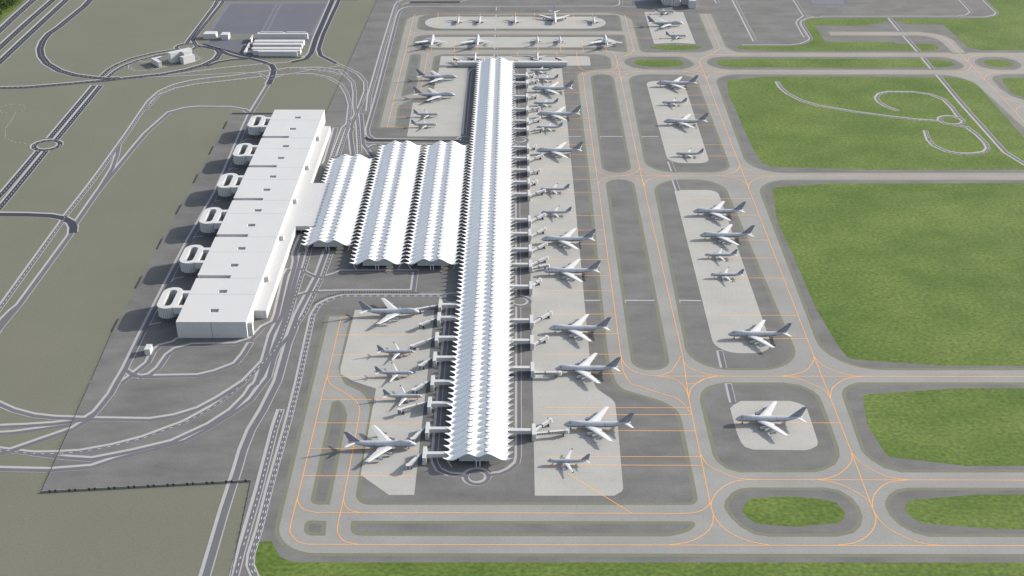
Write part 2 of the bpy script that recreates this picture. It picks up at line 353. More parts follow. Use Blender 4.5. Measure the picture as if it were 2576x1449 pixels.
road("O 1095,330 1060,430 1000,660 940,830 830,1170 750,1449 D 2130,1090 2080,1190 1830,1449 G 1740,80 1600,180 1400,290 1080,410 850,470 600,515 430,525 250,528 80,508 -60,488",4.6,(0,),'road',(1.9,))
road("O 1320,460 1180,850 1050,1100 870,1449 D 2190,1080 2100,1180 2070,1250 2030,1400 G 1990,0 1900,120 1750,230 1570,340 1400,430 1150,500 900,560 690,630 370,655 -60,645",5,(),'road',(2.0,))
road("O 1385,500 1250,880 1120,1130 970,1449 D 2220,1030",4.6,(0,),'road',(1.8,))
road("D 2230,1020 2180,1140 2100,1430 G 1990,200 1900,350 1840,500 1800,640 1700,950 1555,1449 1480,1720",6.5,(),'road',(2.2,))
road("O 920,755 1000,820 1130,875 1250,890 1400,850 1500,820 E 0,600 565,598 545,748 0,750 O 1200,1108 1060,1108 900,1155 750,1240",4.5,(),'road',(1.7,))
road("E 800,783 30,783 -5,790 O 1350,1225 1200,1305 1145,1390 D 2360,940 2250,1449 G 2180,280 2040,780 1960,1100 1900,1290 1892,1370 1925,1449 2000,1600",4.6,(-.9,1.4),'road',(1.7,))
road("G 2124,198 2080,330 1960,800 1830,1250 1765,1500 1740,1620",4.6,(0,),'road',(2.2,))
road("G -60,125 0,155 100,200 250,240 400,257 700,268 1130,275 1320,245 1500,190 1650,110 1760,40 1835,-10",5,(),'road',(2.0,))
road("G -60,327 0,326 200,318 400,305 560,285 640,270 740,205",5,(),'road',(2.0,))
road("G -60,381 0,378 100,372 300,345 500,315",5,(),'road',(1.8,))
road("G -60,540 80,508 300,430 560,340 690,262",5,(),'road',(1.8,))
road("D -60,172 0,170 200,172 380,180 480,198 535,228 555,265 551,310",10.5,(),'motor',(2.2,))
# airside service roads
road("J 1100,-25 960,-2 870,30 830,85 640,700 430,1449 B 205,838",5,(0,),'road',(2.0,))
road("K 1640,-40 1655,45 1640,80 1560,100 0,102 J 1050,105 950,125 895,160 860,230 545,1449 B 200,975 205,1020 245,1052 900,1062",4.6,(),'road',(1.8,))
road("B 175,1080 300,1085 1000,1090",3.5,(),'road',(1.3,))
road("K 1640,95 1760,106 1890,108",3,(),'road',(1.2,))
for s in ("J 2367,112 2363,165","J 2363,230 2361,256","J 2357,430 2355,460","J 2347,530 2345,560","J 2340,718 2338,745","J 2337,820 2334,860","E 1833,830 1962,830","E 2147,830 2373,830","E 2558,830 F 148,832","B 1715,1037 1815,1037","B 1958,1037 2130,1037","B 2273,1037 2402,1037","B 2482,1222 2510,1294","B 2515,1357 B 2545,1440","F 285,1200 315,1330","I 350,0 385,145","K 0,850 820,850"): road(s,4.4,(),'road',(1.6,))
ring("Q 1225,965",10.8,3.8,(),'road',1.7); ring("E 1353,828",11.3,3.8,(),'road',1.7); ring("B 1350,1058",11.3,3.8,(),'road',1.7)
ring("B 940,1055",11,3.8,(),'road',1.7); ring("E 838,808",11.3,3.8,(),'road',1.7)
road("E 818,855 760,1380 H 715,470 702,560 712,600 740,650 820,685 960,697",3.8,(),'road',(1.7,))
road("B 1290,515 1312,525 1326,560 1332,1025",3.8,(),'road',(1.7,)); road("B 1333,1090 E 1334,0 1340,785",3.8,(),'road',(1.7,))
road("E 1340,870 H 1342,0 1342,550 1330,600 1270,650 1200,680 1095,690",3.8,(),'road',(1.7,))
road("J 2070,1032 2000,1045 1955,1080 1945,1120 B 930,1015",3.8,(),'road',(1.7,))
# east roads on the grass
road("C 718,618 745,665 800,710 900,760 1030,800 1300,845 1600,885 1800,907 1935,915",4.6,(0,),'road',(1.9,))
ring("C 2033,910",18.3,4.4,(0,),'road',1.8)
road("C 1632,838 1540,805 1485,770 1467,740 1490,710 1560,695 1750,697 1880,715 1980,755 2035,810 2075,865 2115,910",4.6,(0,),'road',(1.9,))
road("C 2050,945 2150,962 2220,1010 2290,1080 2310,1120 2285,1150 2200,1162 2100,1163 2000,1145 1900,1100 1860,1055 1838,988",4.6,(0,),'road',(1.9,))
for s in ("C 1566,138 1648,235","C 1680,272 1787,392","C 1818,435 1890,522","C 1932,567 2100,770 2440,1150 2620,1260 3000,1480"): road(s,4.8,(),'road',(2.2,))
road("C 700,-250 840,-10 930,122 1000,130",4.2,(),'road',(1.7,)); road("C 700,-250 840,-10 925,122 885,150 868,175 930,285",4.2,(),'road',(1.7,))
road("C 1050,126 2080,126 2150,115 2182,92 2100,0 1900,-230",4.2,(),'road',(1.6,)); road("C 455,343 820,343 900,333 960,308 972,290 905,185 908,162 950,140 1050,132 2290,132 2360,118 2378,98 2275,0 2060,-210",4.2,(),'road',(1.6,))
road("C 250,-240 390,0 552,315",5,(0,),'road',(2.2,)); road("C 150,-200 255,0 270,28",4.5,(),'road',(1.8,))
road("R 150,700 330,830 600,760 800,705 900,700 1180,680 1500,590 1700,520",2.8,(),'road',(1.1,)); road("R -300,600 -100,560 0,610 200,580 550,480",2.8,(),'road',(1.1,)); road("R 620,560 830,700",2.8,(),'road',(1.1,))
road("R -300,600 -420,680 -430,780 -250,870 100,860",2.6,(),'road',(1.1,)); road("R 1500,350 1730,500 1680,560",2.6,(),'road',(1.1,))
# ------------------------------------------------------------------ orange taxi lines
ol=MB()
def line(s,sm=0,w=.62):
    p=smoothpl([q[:2] for q in pts(s)],sm); ribbon(ol,p,w,.105+.003*level(p,1.5,4.),0)
LN="""B 345,960 J 975,740 J 1080,285|K 1705,235 1835,740|K 0,782 1460,782|K 1590,960 1645,1200 B 2250,1265 E 2576,1235 I 45,105 205,890 230,985
J 975,742 B 345,960|J 1302,825 B 590,742|J 1560,782 K 0,782|K 1740,822 2576,822 M 0,828 3200,829|J 1160,491 K 0,495 1770,497|J 1300,196 K 0,197 1560,197
J 1465,196 1435,384|J 1776,196 1757,380|J 2098,196 2083,380|K 52,185 50,380|K 340,196 347,384|K 635,196 645,384|K 920,196 945,384|K 1213,196 1243,384
J 1368,700 1360,780|J 1722,595 1705,780|J 2052,700 2050,780|K 388,650 391,782|K 730,650 738,782|K 1052,590 1080,782|K 1412,700 1427,785
J 1720,785 1705,945|J 2015,785 2010,900|K 78,785 80,910|K 383,785 386,900|K 675,785 682,915|K 970,785 997,980
K 1300,1084 2576,1084 L 2576,1085 M 2576,1091 3300,1093|K 1065,1090 1110,1449 B 1945,1449 E 2110,1240|L 335,210 565,712|L 270,980 362,1195 C 180,600 430,1245 F 988,1235 I 1115,105 1275,520 1432,940
B 1640,545 1820,545|B 1545,612 1828,612|B 1600,700 1840,700|B 1540,799 1850,799|B 1500,893 1867,893|B 1520,980 1878,980|B 1480,1090 1893,1090|B 1480,1168 1903,1168|B 1470,1258 1915,1258|B 1505,1353 1928,1353
E 1440,2 1945,2|E 1540,178 1965,178|E 1520,287 1978,287|E 1540,393 1993,393|E 1560,510 2008,510|E 1540,631 2025,631|E 1527,746 2040,746|E 1525,922 2065,922|E 1560,1070 2083,1070|E 1563,1225 2105,1225|E 1610,1372 2128,1372
H 1535,177 I 60,180|H 1503,231 I 68,232|H 1720,350 I 95,354|H 1548,547 I 135,549|H 1550,610 I 150,614|H 1710,675 2190,975
C -180,651 193,651|C -150,718 222,718|C -140,791 250,791|C -120,866 280,867|C -100,943 308,943|C -80,1092 365,1092|C -20,1178 400,1178|F 35,51 525,51|F 75,175 573,175|F 125,363 648,363|F 165,499 698,499|F 203,649 757,649|F 283,931 867,931|F 330,1107 937,1107|I 390,293 1185,294
K 1700,207 1995,207|K 1710,240 2576,240|K 1755,397 L 50,397|K 1800,573 L 60,573
B 2050,1327 C 2576,1330 C 3300,1332|E 2380,1390 F 2576,1393 3300,1395|I 530,722 2576,726 3300,728|G 2370,969 H 2576,977 I 0,977|G 2330,1210 H 0,1211 I 2576,1221 3300,1224
G 2450,0 2243,870|D 2575,945 2470,1390 2450,1449|E 0,940 595,940|H 130,260 90,480 15,870 -10,980
D 2540,1079 E 575,1079|D 2510,1230 E 558,1230|D 2470,1392 E 545,1392|G 2425,117 H 600,117|G 2385,294 H 590,295|G 2340,486 H 575,488|G 2288,692 H 540,694
B 385,815 745,815|B 365,884 735,884|B 345,960 720,960|J 1290,1080 1830,1080|J 1210,1342 1750,1342|L 2220,508 M 980,510|M 1435,625 1725,930 1985,1205 2220,1449 C 2523,860 2800,1160"""
LS="""J 1080,285 1098,232 1140,206 1200,197 1300,196|K 1560,197 1640,202 1690,215 1705,235|J 975,742 1010,765 1080,777 1180,781 1250,790 1285,808 1302,825|J 1302,825 1340,800 1420,785 1560,782|J 950,832 980,800 1040,784 1110,779|J 1020,532 1060,507 1110,495 1160,491|J 1045,455 1075,478 1120,489 1160,491
K 1460,782 1520,793 1560,840 1590,960|K 1460,782 1600,810 1740,822|K 1835,740 1825,770 1790,808 1680,850 1620,882 1595,920 1590,960|K 1835,740 1850,778 1900,808 1990,822|K 1680,848 1760,830 1850,822
K 997,980 1020,1020 1080,1058 1200,1080 1300,1084|K 1400,1083 1500,1065 1560,1035 1595,985|K 1085,1150 1110,1120 1180,1095 1300,1084|K 1595,965 1640,1000 1740,1045 1860,1075 1960,1085|K 1643,1165 1580,1115 1500,1092 1400,1085|K 1648,1205 1665,1165 1720,1120 1820,1092 1960,1085
L 565,712 550,740 500,775 400,825 300,880 262,915 255,940 270,980|L 565,712 620,755 720,790 860,818 960,823|L -120,825 0,838 120,870 210,915 262,965|L 270,980 230,1020 150,1060 0,1083|L 270,980 330,1020 430,1055 560,1080 700,1085|L 362,1195 340,1160 250,1120 130,1095 0,1085|L 362,1195 375,1165 430,1125 520,1098 700,1086|L 380,850 480,830 620,823
B 1915,1265 1935,1290 1980,1315 2050,1327|B 2250,1265 2240,1290 2200,1310 2120,1326 2050,1327|B 2250,1265 2300,1300 2400,1322 2520,1328|B 1938,1390 1950,1370 2000,1340 2090,1328|B 2283,1400 2275,1375 2230,1345 2150,1329|B 2283,1410 2300,1370 2360,1340 2480,1329|C 430,1245 415,1280 360,1310 250,1328|C 430,1245 500,1285 600,1318 700,1329|C 497,1415 470,1380 400,1345 300,1330|C 498,1420 510,1380 570,1345 700,1330
E 2110,1230 2122,1330 2150,1400 2190,1449 H 2240,15 2300,35 2440,80 2530,110 2576,145 I 40,190 65,235|E 2110,1240 2140,1300 2200,1350 2300,1380 2400,1390|F 0,1275 50,1325 150,1365 250,1385 330,1390|F 20,1449 F 110,1440 170,1408 250,1392|F 988,1235 985,1280 930,1345 830,1380 750,1390|F 988,1240 1060,1310 1180,1360 1290,1388 1380,1391|I 1113,105 1070,50 975,0 F 860,1405 750,1391|I 1115,105 1125,40 1165,0 F 1250,1405 1380,1391|E 2560,1240 2500,1340 2440,1375 2370,1390|I 45,110 20,30 E 2520,1415 2400,1391|I 45,110 60,40 100,0 F 160,1412 260,1391
I 137,535 180,600 270,655 380,700 470,718 560,722|I 212,920 225,870 270,805 350,750 440,727 560,722|I 1275,520 1270,590 1200,665 1120,705 1020,723|I 1275,520 1340,590 1450,660 1570,705 1710,723|I 1432,940 1400,880 1280,800 1150,745 1020,723|I 1432,940 1440,850 1500,775 1580,738 1710,724|I 1435,945 1458,1010 1440,1090 1380,1155 1290,1200 1170,1216|I 1435,945 1480,1020 1560,1095 1700,1165 1820,1205 1940,1218
I 230,985 225,1050 190,1110 120,1160 30,1195 H 2470,1215|I 230,985 290,1070 380,1135 500,1185 650,1216|I 207,890 190,920 150,950 80,972 -40,977|G 2243,860 2255,905 2300,950 2390,970|G 2243,860 2190,1085 2200,1140 2260,1195 2350,1211|D 2470,1390 G 2490,0 2576,50 H 90,110 125,150 137,200 130,260|H -10,980 -30,1090 -20,1140 30,1190 130,1211|H 15,865 30,920 80,958 170,972
B 385,795 420,765 500,740 600,712|M 980,510 1200,530 1340,570 1435,625|M 1725,930 1740,890 1800,850 1900,832 2060,828|M 1250,828 1450,845 1600,880 1725,935|M 1785,990 1740,1050 1650,1078 1500,1090|M 1780,985 1880,1030 2050,1075 2250,1091|M 1985,1205 1985,1165 2030,1125 2100,1100 2250,1091|M 1985,1205 1920,1165 1780,1120 1560,1092|C 2400,725 2480,755 2600,790|C 2523,860 2516,830 2540,805 2600,792|M 2150,829 2350,845 2500,890 2700,960"""
for r in LN.split('\n'):
    for s in r.split('|'): line(s)
for r in LS.split('\n'):
    for s in r.split('|'): line(s,5)
ol.build('taxiway_marking',[M['orange']],kind='structure')
# dotted white survey line on the west field
dm=MB()
dashes(dm,smoothpl([q[:2] for q in pts("A 95,787 30,797 0,820 10,845 60,853 130,850 180,828 190,805 165,790 95,787")],3),.06,0,w=.5)
dashes(dm,[q[:2] for q in pts("A 118,850 85,910 45,965 38,1000 42,1040 100,1070 225,1088")],.06,0,w=.5)
dm.build('road_marking',[M['white_paint']],kind='structure')
# ------------------------------------------------------------------ wave-roofed terminal halls
XS=[0,3,6,9,12,16,20,23,25.3,28,31,34]
ZS=[12.4,13.2,15.0,16.0,15.3,13.1,10.6,9.0,8.4,8.7,9.7,11.2]
def sec(x):
    x=abs(x)
    for i in range(len(XS)-1):
        if x<=XS[i+1]+1e-6:
            t=(x-XS[i])/(XS[i+1]-XS[i]); p1,p2=ZS[i],ZS[i+1]
            p0=ZS[i-1] if i else ZS[1]; p3=ZS[i+2] if i+2<len(ZS) else 13.2
            return .5*((2*p1)+(-p0+p2)*t+(2*p0-5*p1+4*p2-p3)*t*t+(-p0+3*p1-3*p2+p3)*t**3)
    return ZS[-1]
def prism_y(mb,prof,y0,y1,mi=0):
    n=len(prof)
    if area(prof)>0: prof=prof[::-1]
    mb.add([(p[0],y0,p[1]) for p in prof]+[(p[0],y1,p[1]) for p in prof],
           [(i,n+i,n+(i+1)%n,(i+1)%n) for i in range(n)]+[tuple(range(n)),tuple(range(n,2*n))[::-1]],mi)
def hall(name,label,xc,yc0,yc1,n,ext=0):
    P=(yc1-yc0)/(n-1); y0=yc0-P/2
    root=empty(name,(xc,y0,0),0,label,'terminal' if name=='terminal_pier' else 'terminal hall',None if name=='terminal_pier' else 'white wave-roofed terminal halls')
    NT=8; S=[i/20 for i in range(-20,21)]
    mb=MB(); th=.9
    for k in range(n):
        ya=k*P; vs=[]
        for t in range(NT+1):
            tt=t/NT; sn=math.sin(math.pi*tt); xe=34-6.2*(sn**.62 if sn>0 else 0); b=1.3*(sn**.9 if sn>1e-9 else 0)
            row=[]
            for s in S:
                x=s*xe; edge=max(0,(abs(s)-.86)/.14)
                z=sec(x)+b*(1-.9*edge**2)+edge**2*sn*.9
                row.append((x,ya+tt*P,z))
            vs+=row
        W=len(S); N=len(vs)
        top=[(t*W+i,t*W+i+1,(t+1)*W+i+1,(t+1)*W+i) for t in range(NT) for i in range(W-1)]
        mb.add(vs,top,0)
        vb=[(x,y,z-th) for x,y,z in vs]
        mb.add(vb,[f[::-1] for f in top],0)
        for e in (0,W-1):       # side rims
            r=[vs[t*W+e] for t in range(NT+1)]+[vb[t*W+e] for t in range(NT+1)]
            mb.add(r,[(t,NT+1+t,NT+2+t,t+1) if e==0 else (t,t+1,NT+2+t,NT+1+t) for t in range(NT)],0)
    for ya,e in ((0,0),(n*P,1)):
        r=[(s*34,ya,sec(s*34)) for s in S]; r2=[(x,y,z-th) for x,y,z in r]; W=len(S)
        mb.add(r+r2,[(i,W+i,W+i+1,i+1) if e==0 else (i,i+1,W+i+1,W+i) for i in range(W-1)],1)
    mb.build('roof',[M['roof'],M['steel']],root,True)
    # seams between the roof bays
    sm=MB()
    for k in range(1,n):
        y=k*P
        p=[(s*33,y,sec(s*33)) for s in S]
        for a,b in zip(p,p[1:]): sm.quad((a[0],y-.16,a[2]+.10),(b[0],y-.16,b[2]+.10),(b[0],y+.16,b[2]+.10),(a[0],y+.16,a[2]+.10))
    sm.build('roof_seam',M['frame'],root)
    # skylights
    sl=MB()
    def disc(mb,x,y,z,r,r2):
        nn=20; ring=lambda rr,zz:[(x+rr*math.cos(2*math.pi*i/nn),y+rr*math.sin(2*math.pi*i/nn),zz) for i in range(nn)]
        mb.add(ring(r2,z-1.1)+ring(r2,z-.05),[(i,(i+1)%nn,nn+(i+1)%nn,nn+i) for i in range(nn)],1)
        mb.add(ring(r2,z-.05)+ring(r,z-.05),[(i,(i+1)%nn,nn+(i+1)%nn,nn+i) for i in range(nn)],1)
        mb.add(ring(r,z-.05)+ring(r*.5,z+.1)+[(x,y,z+.15)],[(i,(i+1)%nn,nn+(i+1)%nn,nn+i) for i in range(nn)]+[(nn+i,nn+(i+1)%nn,2*nn) for i in range(nn)],0)
    one=MB(); disc(one,0,0,0,2.55,2.95); so=None; cnt=0
    for k in range(n):
        for sx in (-8.7,8.7):
            cnt+=1; z=sec(sx)+1.32+.05; y=(k+.5)*P
            if cnt<=98:
                if so is None: so=o=one.build('skylight',[M['sill'],M['frame']],root)
                else: o=so.copy(); C.objects.link(o)
                o.location=(sx,y,z)
            else: disc(sl,sx,y,z,2.55,2.95)
    if sl.v: sl.build('skylight_row',[M['sill'],M['frame']],root,kind='stuff')
    # leaning struts
    st_=MB(); so=None; cnt=0
    for k in range(n+1):
        for sx in (-1,1):
            cnt+=1
            a=(sx*29.5,k*P,sec(29.5)-.8); b=(sx*25.4,k*P,0)
            if cnt<=98:
                m=MB(); m.tube((sx*29.5,0,sec(29.5)-.8),(sx*25.4,0,0),.32,.32,6)
                o=m.build('strut',M['steel'],root); o.location=(0,k*P,0)
            else: st_.tube(a,b,.32,.32,6)
    if st_.v: st_.build('strut_row',M['steel'],root,kind='stuff')
    L=n*P
    # glazed body under the roof
    body=MB(); prof=[(-18.2,4.2)]+[(x,sec(x)-1.0) for x in (-18.2,-15,-12,-9,-6,-3,0,3,6,9,12,15,18.2)]+[(18.2,4.2)]
    prism_y(body,prof,5,L-5); body.build('glass_wall',M['facade'],root)
    b2=MB(); b2.box(-13,12,0,13,L-12,4.2); b2.build('base',M['frame'],root)
    b3=MB(); b3.box(-18.6,4.6,3.9,18.6,L-4.6,4.3); b3.build('floor_edge',M['steel'],root)
    for yy in (0.9,L-.9):
        m=MB()
        for s in (-1,1):
            m.box(s*1.75-.45,yy-.45,0,s*1.75+.45,yy+.45,7.2)
            m.tube((s*1.75,yy,7.0),(s*4.0,yy,9.2),.42,.42,8); m.tube((s*4,yy,9.2),(s*8.5,yy,14.7),.2,.2,6)
        m.box(-2.2,yy-.4,6.9,2.2,yy+.4,7.5)
        m.build('portal_column',M['steel'],root)
    return root
zt=17.6
def yy(s): return pts(s,zt)[0][1]
hall('terminal_pier','longest white scalloped wave roof, the pier with jets parked along both sides',-36.1,yy("Q 1025,285"),yy("J 2260,870"),114)
hall('terminal_hall','stepped-back wave roof hall farthest from the pier, beside the white flat-roofed car park building',-240.4,yy("O 1220,277"),yy("N 555,400"),27)
hall('terminal_hall','middle of the three parallel wave roof halls west of the long pier',-172.2,yy("O 1965,557"),yy("N 1303,197"),37)
hall('terminal_hall','wave roof hall directly touching the long pier on its west side',-104.2,yy("O 1965,557"),yy("N 1985,197"),37)
# ------------------------------------------------------------------ pier gates and jet bridges
def gate(x,ytop,side,k,label,ys=11.6):
    # x: outer side x of the tower top, ytop: north edge; side +1 east / -1 west
    x0=x; x1=x+3.6
    r=empty('gate_lounge',(x0+1.8,ytop-9.3,0),0,label,'gate tower','gate towers along the pier')
    m=MB(); m.box(-1.8,-9.3,3.7,1.8,9.3,8.2,0,top=1); m.build('tower',[M['wall'],M['flat']],r)
    m=MB(); m.box(-1.75,-9.2,3.45,1.75,9.2,3.7); m.build('joint_band',M['dark'],r)
    m=MB(); m.box(-2.0,-9.4,0,1.8,9.4,3.45); m.build('lower_storey',M['wall'],r)
    xe=-36.1+side*19
    m=MB(); a,b=sorted((x0+1.8+(-1.8 if side>0 else 1.8)+(-.003*side),xe)); cx=x0+1.8
    m.box(a-cx,-2.3,3.9,b-cx,2.1,7.9,0,top=1); m.build('corridor',[M['wall'],M['flat']],r)
    m=MB(); m.box(-1.9,-9.45,8.2,1.9,9.45,8.45); m.build('roof',M['flat'],r)
    return r
def pz(s,z): return pts(s,z)[0][:2]
def bridge(s,label,z0=4.0,z1=3.4):
    (ax,ay,_),(bx,by,_)=pts(s,6.2)
    a=Vector((ax,ay)); b=Vector((bx,by)); d=b-a; L=d.length; ang=math.atan2(d.y,d.x)
    r=empty('jet_bridge',(ax,ay,0),ang,label,'jet bridge','jet bridges at the pier gates')
    k=.42 if L>16 else .35; cab=2.1
    for (s0,s1,w,h,zo) in ((0,L*k,1.15,2.3,.15),(L*k,L-cab*.6,1.4,2.8,0)):
        m=MB(); m.box(s0,-w,z0+zo,s1,w,z0+zo+h,0); m.build('tunnel',M['glassd'],r)
        m=MB(); m.box(s0-.1,-w-.12,z0+zo+h,s1+.1,w+.12,z0+zo+h+.25,0); m.build('tunnel_roof',M['flat'],r)
        m=MB(); n=max(3,int((s1-s0)/1.5)); 
        for sg in (-1,1):
            for i in range(n):
                xx=s0+(i+.5)*(s1-s0)/n
                m.box(xx-.42,sg*w-.06,z0+zo+.35,xx+.42,sg*w+.06,z0+zo+h-.45)
        m.build('ribbed_siding',M['steel'],r)
    m=MB(); m.box(L*k-.35,-1.65,z0-.15,L*k+.15,1.65,z0+3.15); m.build('collar',M['dark'],r)
    m=MB(); m.tube((L,0,z0-.6),(L,0,z0+3.0),cab,cab,18); m.build('cab',M['wall'],r,False)
    m=MB(); m.tube((L,0,z0+3.0),(L,0,z0+3.3),cab+.15,cab+.15,18); m.build('cab_roof',M['flat'],r)
    m=MB(); m.box(L-.4,.6,z0-.3,L+2.4,3.4,z0+2.8); m.build('hood',M['frame'],r)
    m=MB(); m.box(L-4.2,-1.5,.9,L-3.6,1.5,z0+.1); m.box(L-4.3,-2,.5,L-3.5,2,1.0); m.build('lift_leg',M['dark'],r)
    m=MB()
    for sg in (-1.6,1.6): m.tube((L-3.9,sg-.3,.55),(L-3.9,sg+.3,.55),.55,.55,12)
    m.build('wheel',M['tyre'],r)
    m=MB(); m.tube((0,0,0),(0,0,z0),.5,.5,8); m.tube((0,0,z0-.2),(0,0,z0+2.9),1.4,1.4,12); m.build('pivot',M['steel'],r)
    return r
ORD=['','first','second','third','fourth','fifth','sixth','seventh','eighth','ninth','tenth','eleventh','twelfth','thirteenth','fourteenth','fifteenth','sixteenth','seventeenth','eighteenth','nineteenth','twentieth','twenty-first','twenty-second']
GR="B 1385,547|B 1385,603|B 1388,705|B 1390,800|B 1390,888|B 1393,950|B 1395,1085|B 1397,1167|B 1400,1255|B 1402,1345|B 1403,1435|E 1407,177|E 1411,281|E 1411,397|E 1414,512|E 1418,675|E 1423,927|E 1427,1080|E 1432,1283|H 1440,300".split('|')[::-1]
for k,s in enumerate(GR):
    x,y=pz(s,8.2)
    gate(16.2 if k else 16.3,y,1,k,'white gate tower on the east side of the pier, %s from the near end'%ORD[k+1])
GL="E 738,812|E 728,908|E 712,1057|E 697,1206|E 680,1385|H 657,98|H 641,288|H 620,473".split('|')[::-1]
for k,s in enumerate(GL):
    x,y=pz(s,8.2)
    gate(x,y,-1,k,'white gate tower on the west side of the pier, %s from the near end'%ORD[k+1])
BR="""H 1468,372 1705,350|H 1468,345 1577,268|E 1462,1362 1650,1362|E 1455,1148 1550,1093|E 1453,985 1580,908|E 1448,700 1500,658|E 1440,574 1560,550|E 1440,545 1551,492|E 1437,443 1545,387|E 1435,328 1537,275|E 1432,217 1533,168|E 1425,22 B 1530,1435|B 1422,1390 1470,1362|B 1422,1303 1495,1279|B 1420,1208 1515,1168|B 1418,1122 1465,1096|B 1413,988 1520,970|B 1412,928 1498,891|B 1410,830 1493,811|B 1410,738 1475,716|B 1408,623 1480,603|B 1408,575 1450,559""".split('\n')[0].split('|')
for k,s in enumerate(BR): bridge(s,'ribbed jet bridge on the east side of the pier, %s from the near end'%ORD[k+1])
BL="H 618,512 502,615|H 638,320 537,415|H 658,130 440,195|E 680,1415 H 545,45|E 695,1243 595,1310|E 710,1093 530,1163|E 725,948 597,1000|E 735,853 570,886".split('|')
for k,s in enumerate(BL): bridge(s,'ribbed jet bridge on the west side of the pier, %s from the near end'%ORD[k+1])
for s,l in (("J 1810,918 1722,885",'dark jet bridge at the west tip of the far cross wing'),("J 2080,918 2148,888",'jet bridge beside the pier roof on the west cross wing'),("K 100,912 60,905",'short jet bridge beside the pier roof on the east cross wing'),
            ("K 425,918 332,892",'jet bridge on the middle of the east cross wing'),("K 775,916 688,874",'dark jet bridge near the east tip of the cross wing')): bridge(s,l)
# cross wings at the far end of the pier
for a,b,l in (("J 1745,920","J 2150,920",'long white cross wing west of the pier far end'),("K 30,920","K 832,920",'long white cross wing east of the pier far end')):
    xa,ya=pz(a,8.2); xb,yb=pz(b,8.2)
    if xb<-30: xb=-56
    else: xa=-15
    r=empty('cross_wing',((xa+xb)/2,ya-4,0),0,l,'gate wing','cross wings at the pier head'); hw=(xb-xa)/2
    m=MB(); m.box(-hw,-4.2,3.6,hw,4.2,8.3,0,top=1); m.build('upper_storey',[M['wall'],M['flat']],r)
    m=MB(); m.box(-hw+1.5,-3.4,0,hw-1.5,3.4,3.6); m.build('base',M['facade'],r)
    m=MB(); m.box(-hw-.2,-4.4,8.3,hw+.2,4.4,8.6); m.build('roof',M['flat'],r)
# ------------------------------------------------------------------ white flat-roofed car park building
def blocks(mb,xs,ys,hf,z0=0,mi=0,top=1):
    h={}
    for i in range(len(xs)-1):
        for j in range(len(ys)-1): h[i,j]=hf((xs[i]+xs[i+1])/2,(ys[j]+ys[j+1])/2)
    for (i,j),z in h.items():
        a,b,c,d=xs[i],xs[i+1],ys[j],ys[j+1]
        if z>z0: mb.quad((a,c,z),(b,c,z),(b,d,z),(a,d,z),top)
        for (ni,nj,p,q) in ((i-1,j,(a,d),(a,c)),(i+1,j,(b,c),(b,d)),(i,j-1,(a,c),(b,c)),(i,j+1,(b,d),(a,d))):
            zn=max(h.get((ni,nj),z0),z0)
            if zn<z: mb.quad((p[0],p[1],zn),(q[0],q[1],zn),(q[0],q[1],z),(p[0],p[1],z),mi)
HT=20.7
X1,X2,Y1,Y2=-381.2,-302.5,1223.3,1885
cuts=[Y1]+[pz(s,HT)[1] for s in ("D 1478,650","D 1625,338","D 1758,62","A 1872,1262","A 1978,1040")]+[Y2]
slots=[(c,c+7.4) for c in cuts[1:-1]]
hole=[]
for s in ("D 1590,882","D 1655,738","D 1742,541","D 1797,415","D 1873,240","D 1922,129","A 1988,1423","A 2035,1324","A 2095,1184","A 2133,1095","A 2187,965","A 2225,880"):
    x,y=pz(s,HT); hole.append((x,x+9.8,y-7.3,y))
X3=-288.3; T0=pz("D 1965,890",10.6)[1]; T1=1840.6
pk=empty('parking_building',(X1,Y1,0),0,'huge white flat-roofed building with oval ramp drums on its west side','car park')
def hf(x,y):
    for a,b,c,d in hole:
        if a<x<b and c<y<d: return 9.
    for c,d in slots:
        if c<y<d and x<-340.8: return 15.5
    return HT
xs=sorted({X1,X2,-340.8}|{v for h in hole for v in h[:2]}); ys=sorted({Y1,Y2}|{v for s in slots for v in s}|{v for h in hole for v in h[2:]})
m=MB(); blocks(m,xs,ys,hf); o=m.build('main_block',[M['wall'],M['flat']],pk); o.location=(-X1,-Y1,0)
m=MB(); m.box(X2+.003,T0-1,0,X2+7.5,T0+25,10.55,0,top=1); m.box(X2+7.5,T0-1.6,0,X3,T0+25,10.6,0,top=1); m.box(X2+.003,T0+25,0,X3,T1,10.6,0,top=1)
o=m.build('terrace',[M['wall'],M['flat']],pk); o.location=(-X1,-Y1,0)
m=MB()
for i,c in enumerate(cuts[:-1]):
    d=cuts[i+1]
    if i: m.box(X1,c-.12,HT+.02,X2,c+.12,HT+.06)
    q=c+(d-c)*.62; m.box(X1,q-.1,HT+.02,X2,q+.1,HT+.06)
m.box(-342.2,Y1-.08,0,-341.8,Y1-.01,HT); m.box(X1,Y1-.1,HT-.35,X2,Y1-.01,HT)
o=m.build('roof_joint',M['frame'],pk); o.location=(-X1,-Y1,0)
for s in ("D 1885,968","D 2010,625","D 2125,318","D 2228,43","A 2405,1022","A 2325,1240"):
    x,y=pz(s,16.5); m=MB(); base=0 if s=="D 1885,968" else 10.6
    m.box(X2+.01,y-6,base,X2+5.2,y,16.5,0,top=1); m.box(X2+.5,y-6.25,base,X2+4.6,y-6.01,14.6,2)
    o=m.build('stair_tower',[M['wall'],M['flat'],M['facade']],pk); o.location=(-X1,-Y1,0)
ya=pz("D 2233,257",10.6)[1]; yb=pz("N 175,830",10.6)[1]
dk=empty('link_deck',((X3-259)/2,ya,0),0,'white flat deck linking the car park building to the nearest wave roof hall','deck')
m=MB(); m.box(X3+.05,ya,4.5,-259.5,yb,10.62,0,top=1); o=m.build('deck_slab',[M['wall'],M['flat']],dk); o.location=(-(X3-259)/2,-ya,0)
m=MB()
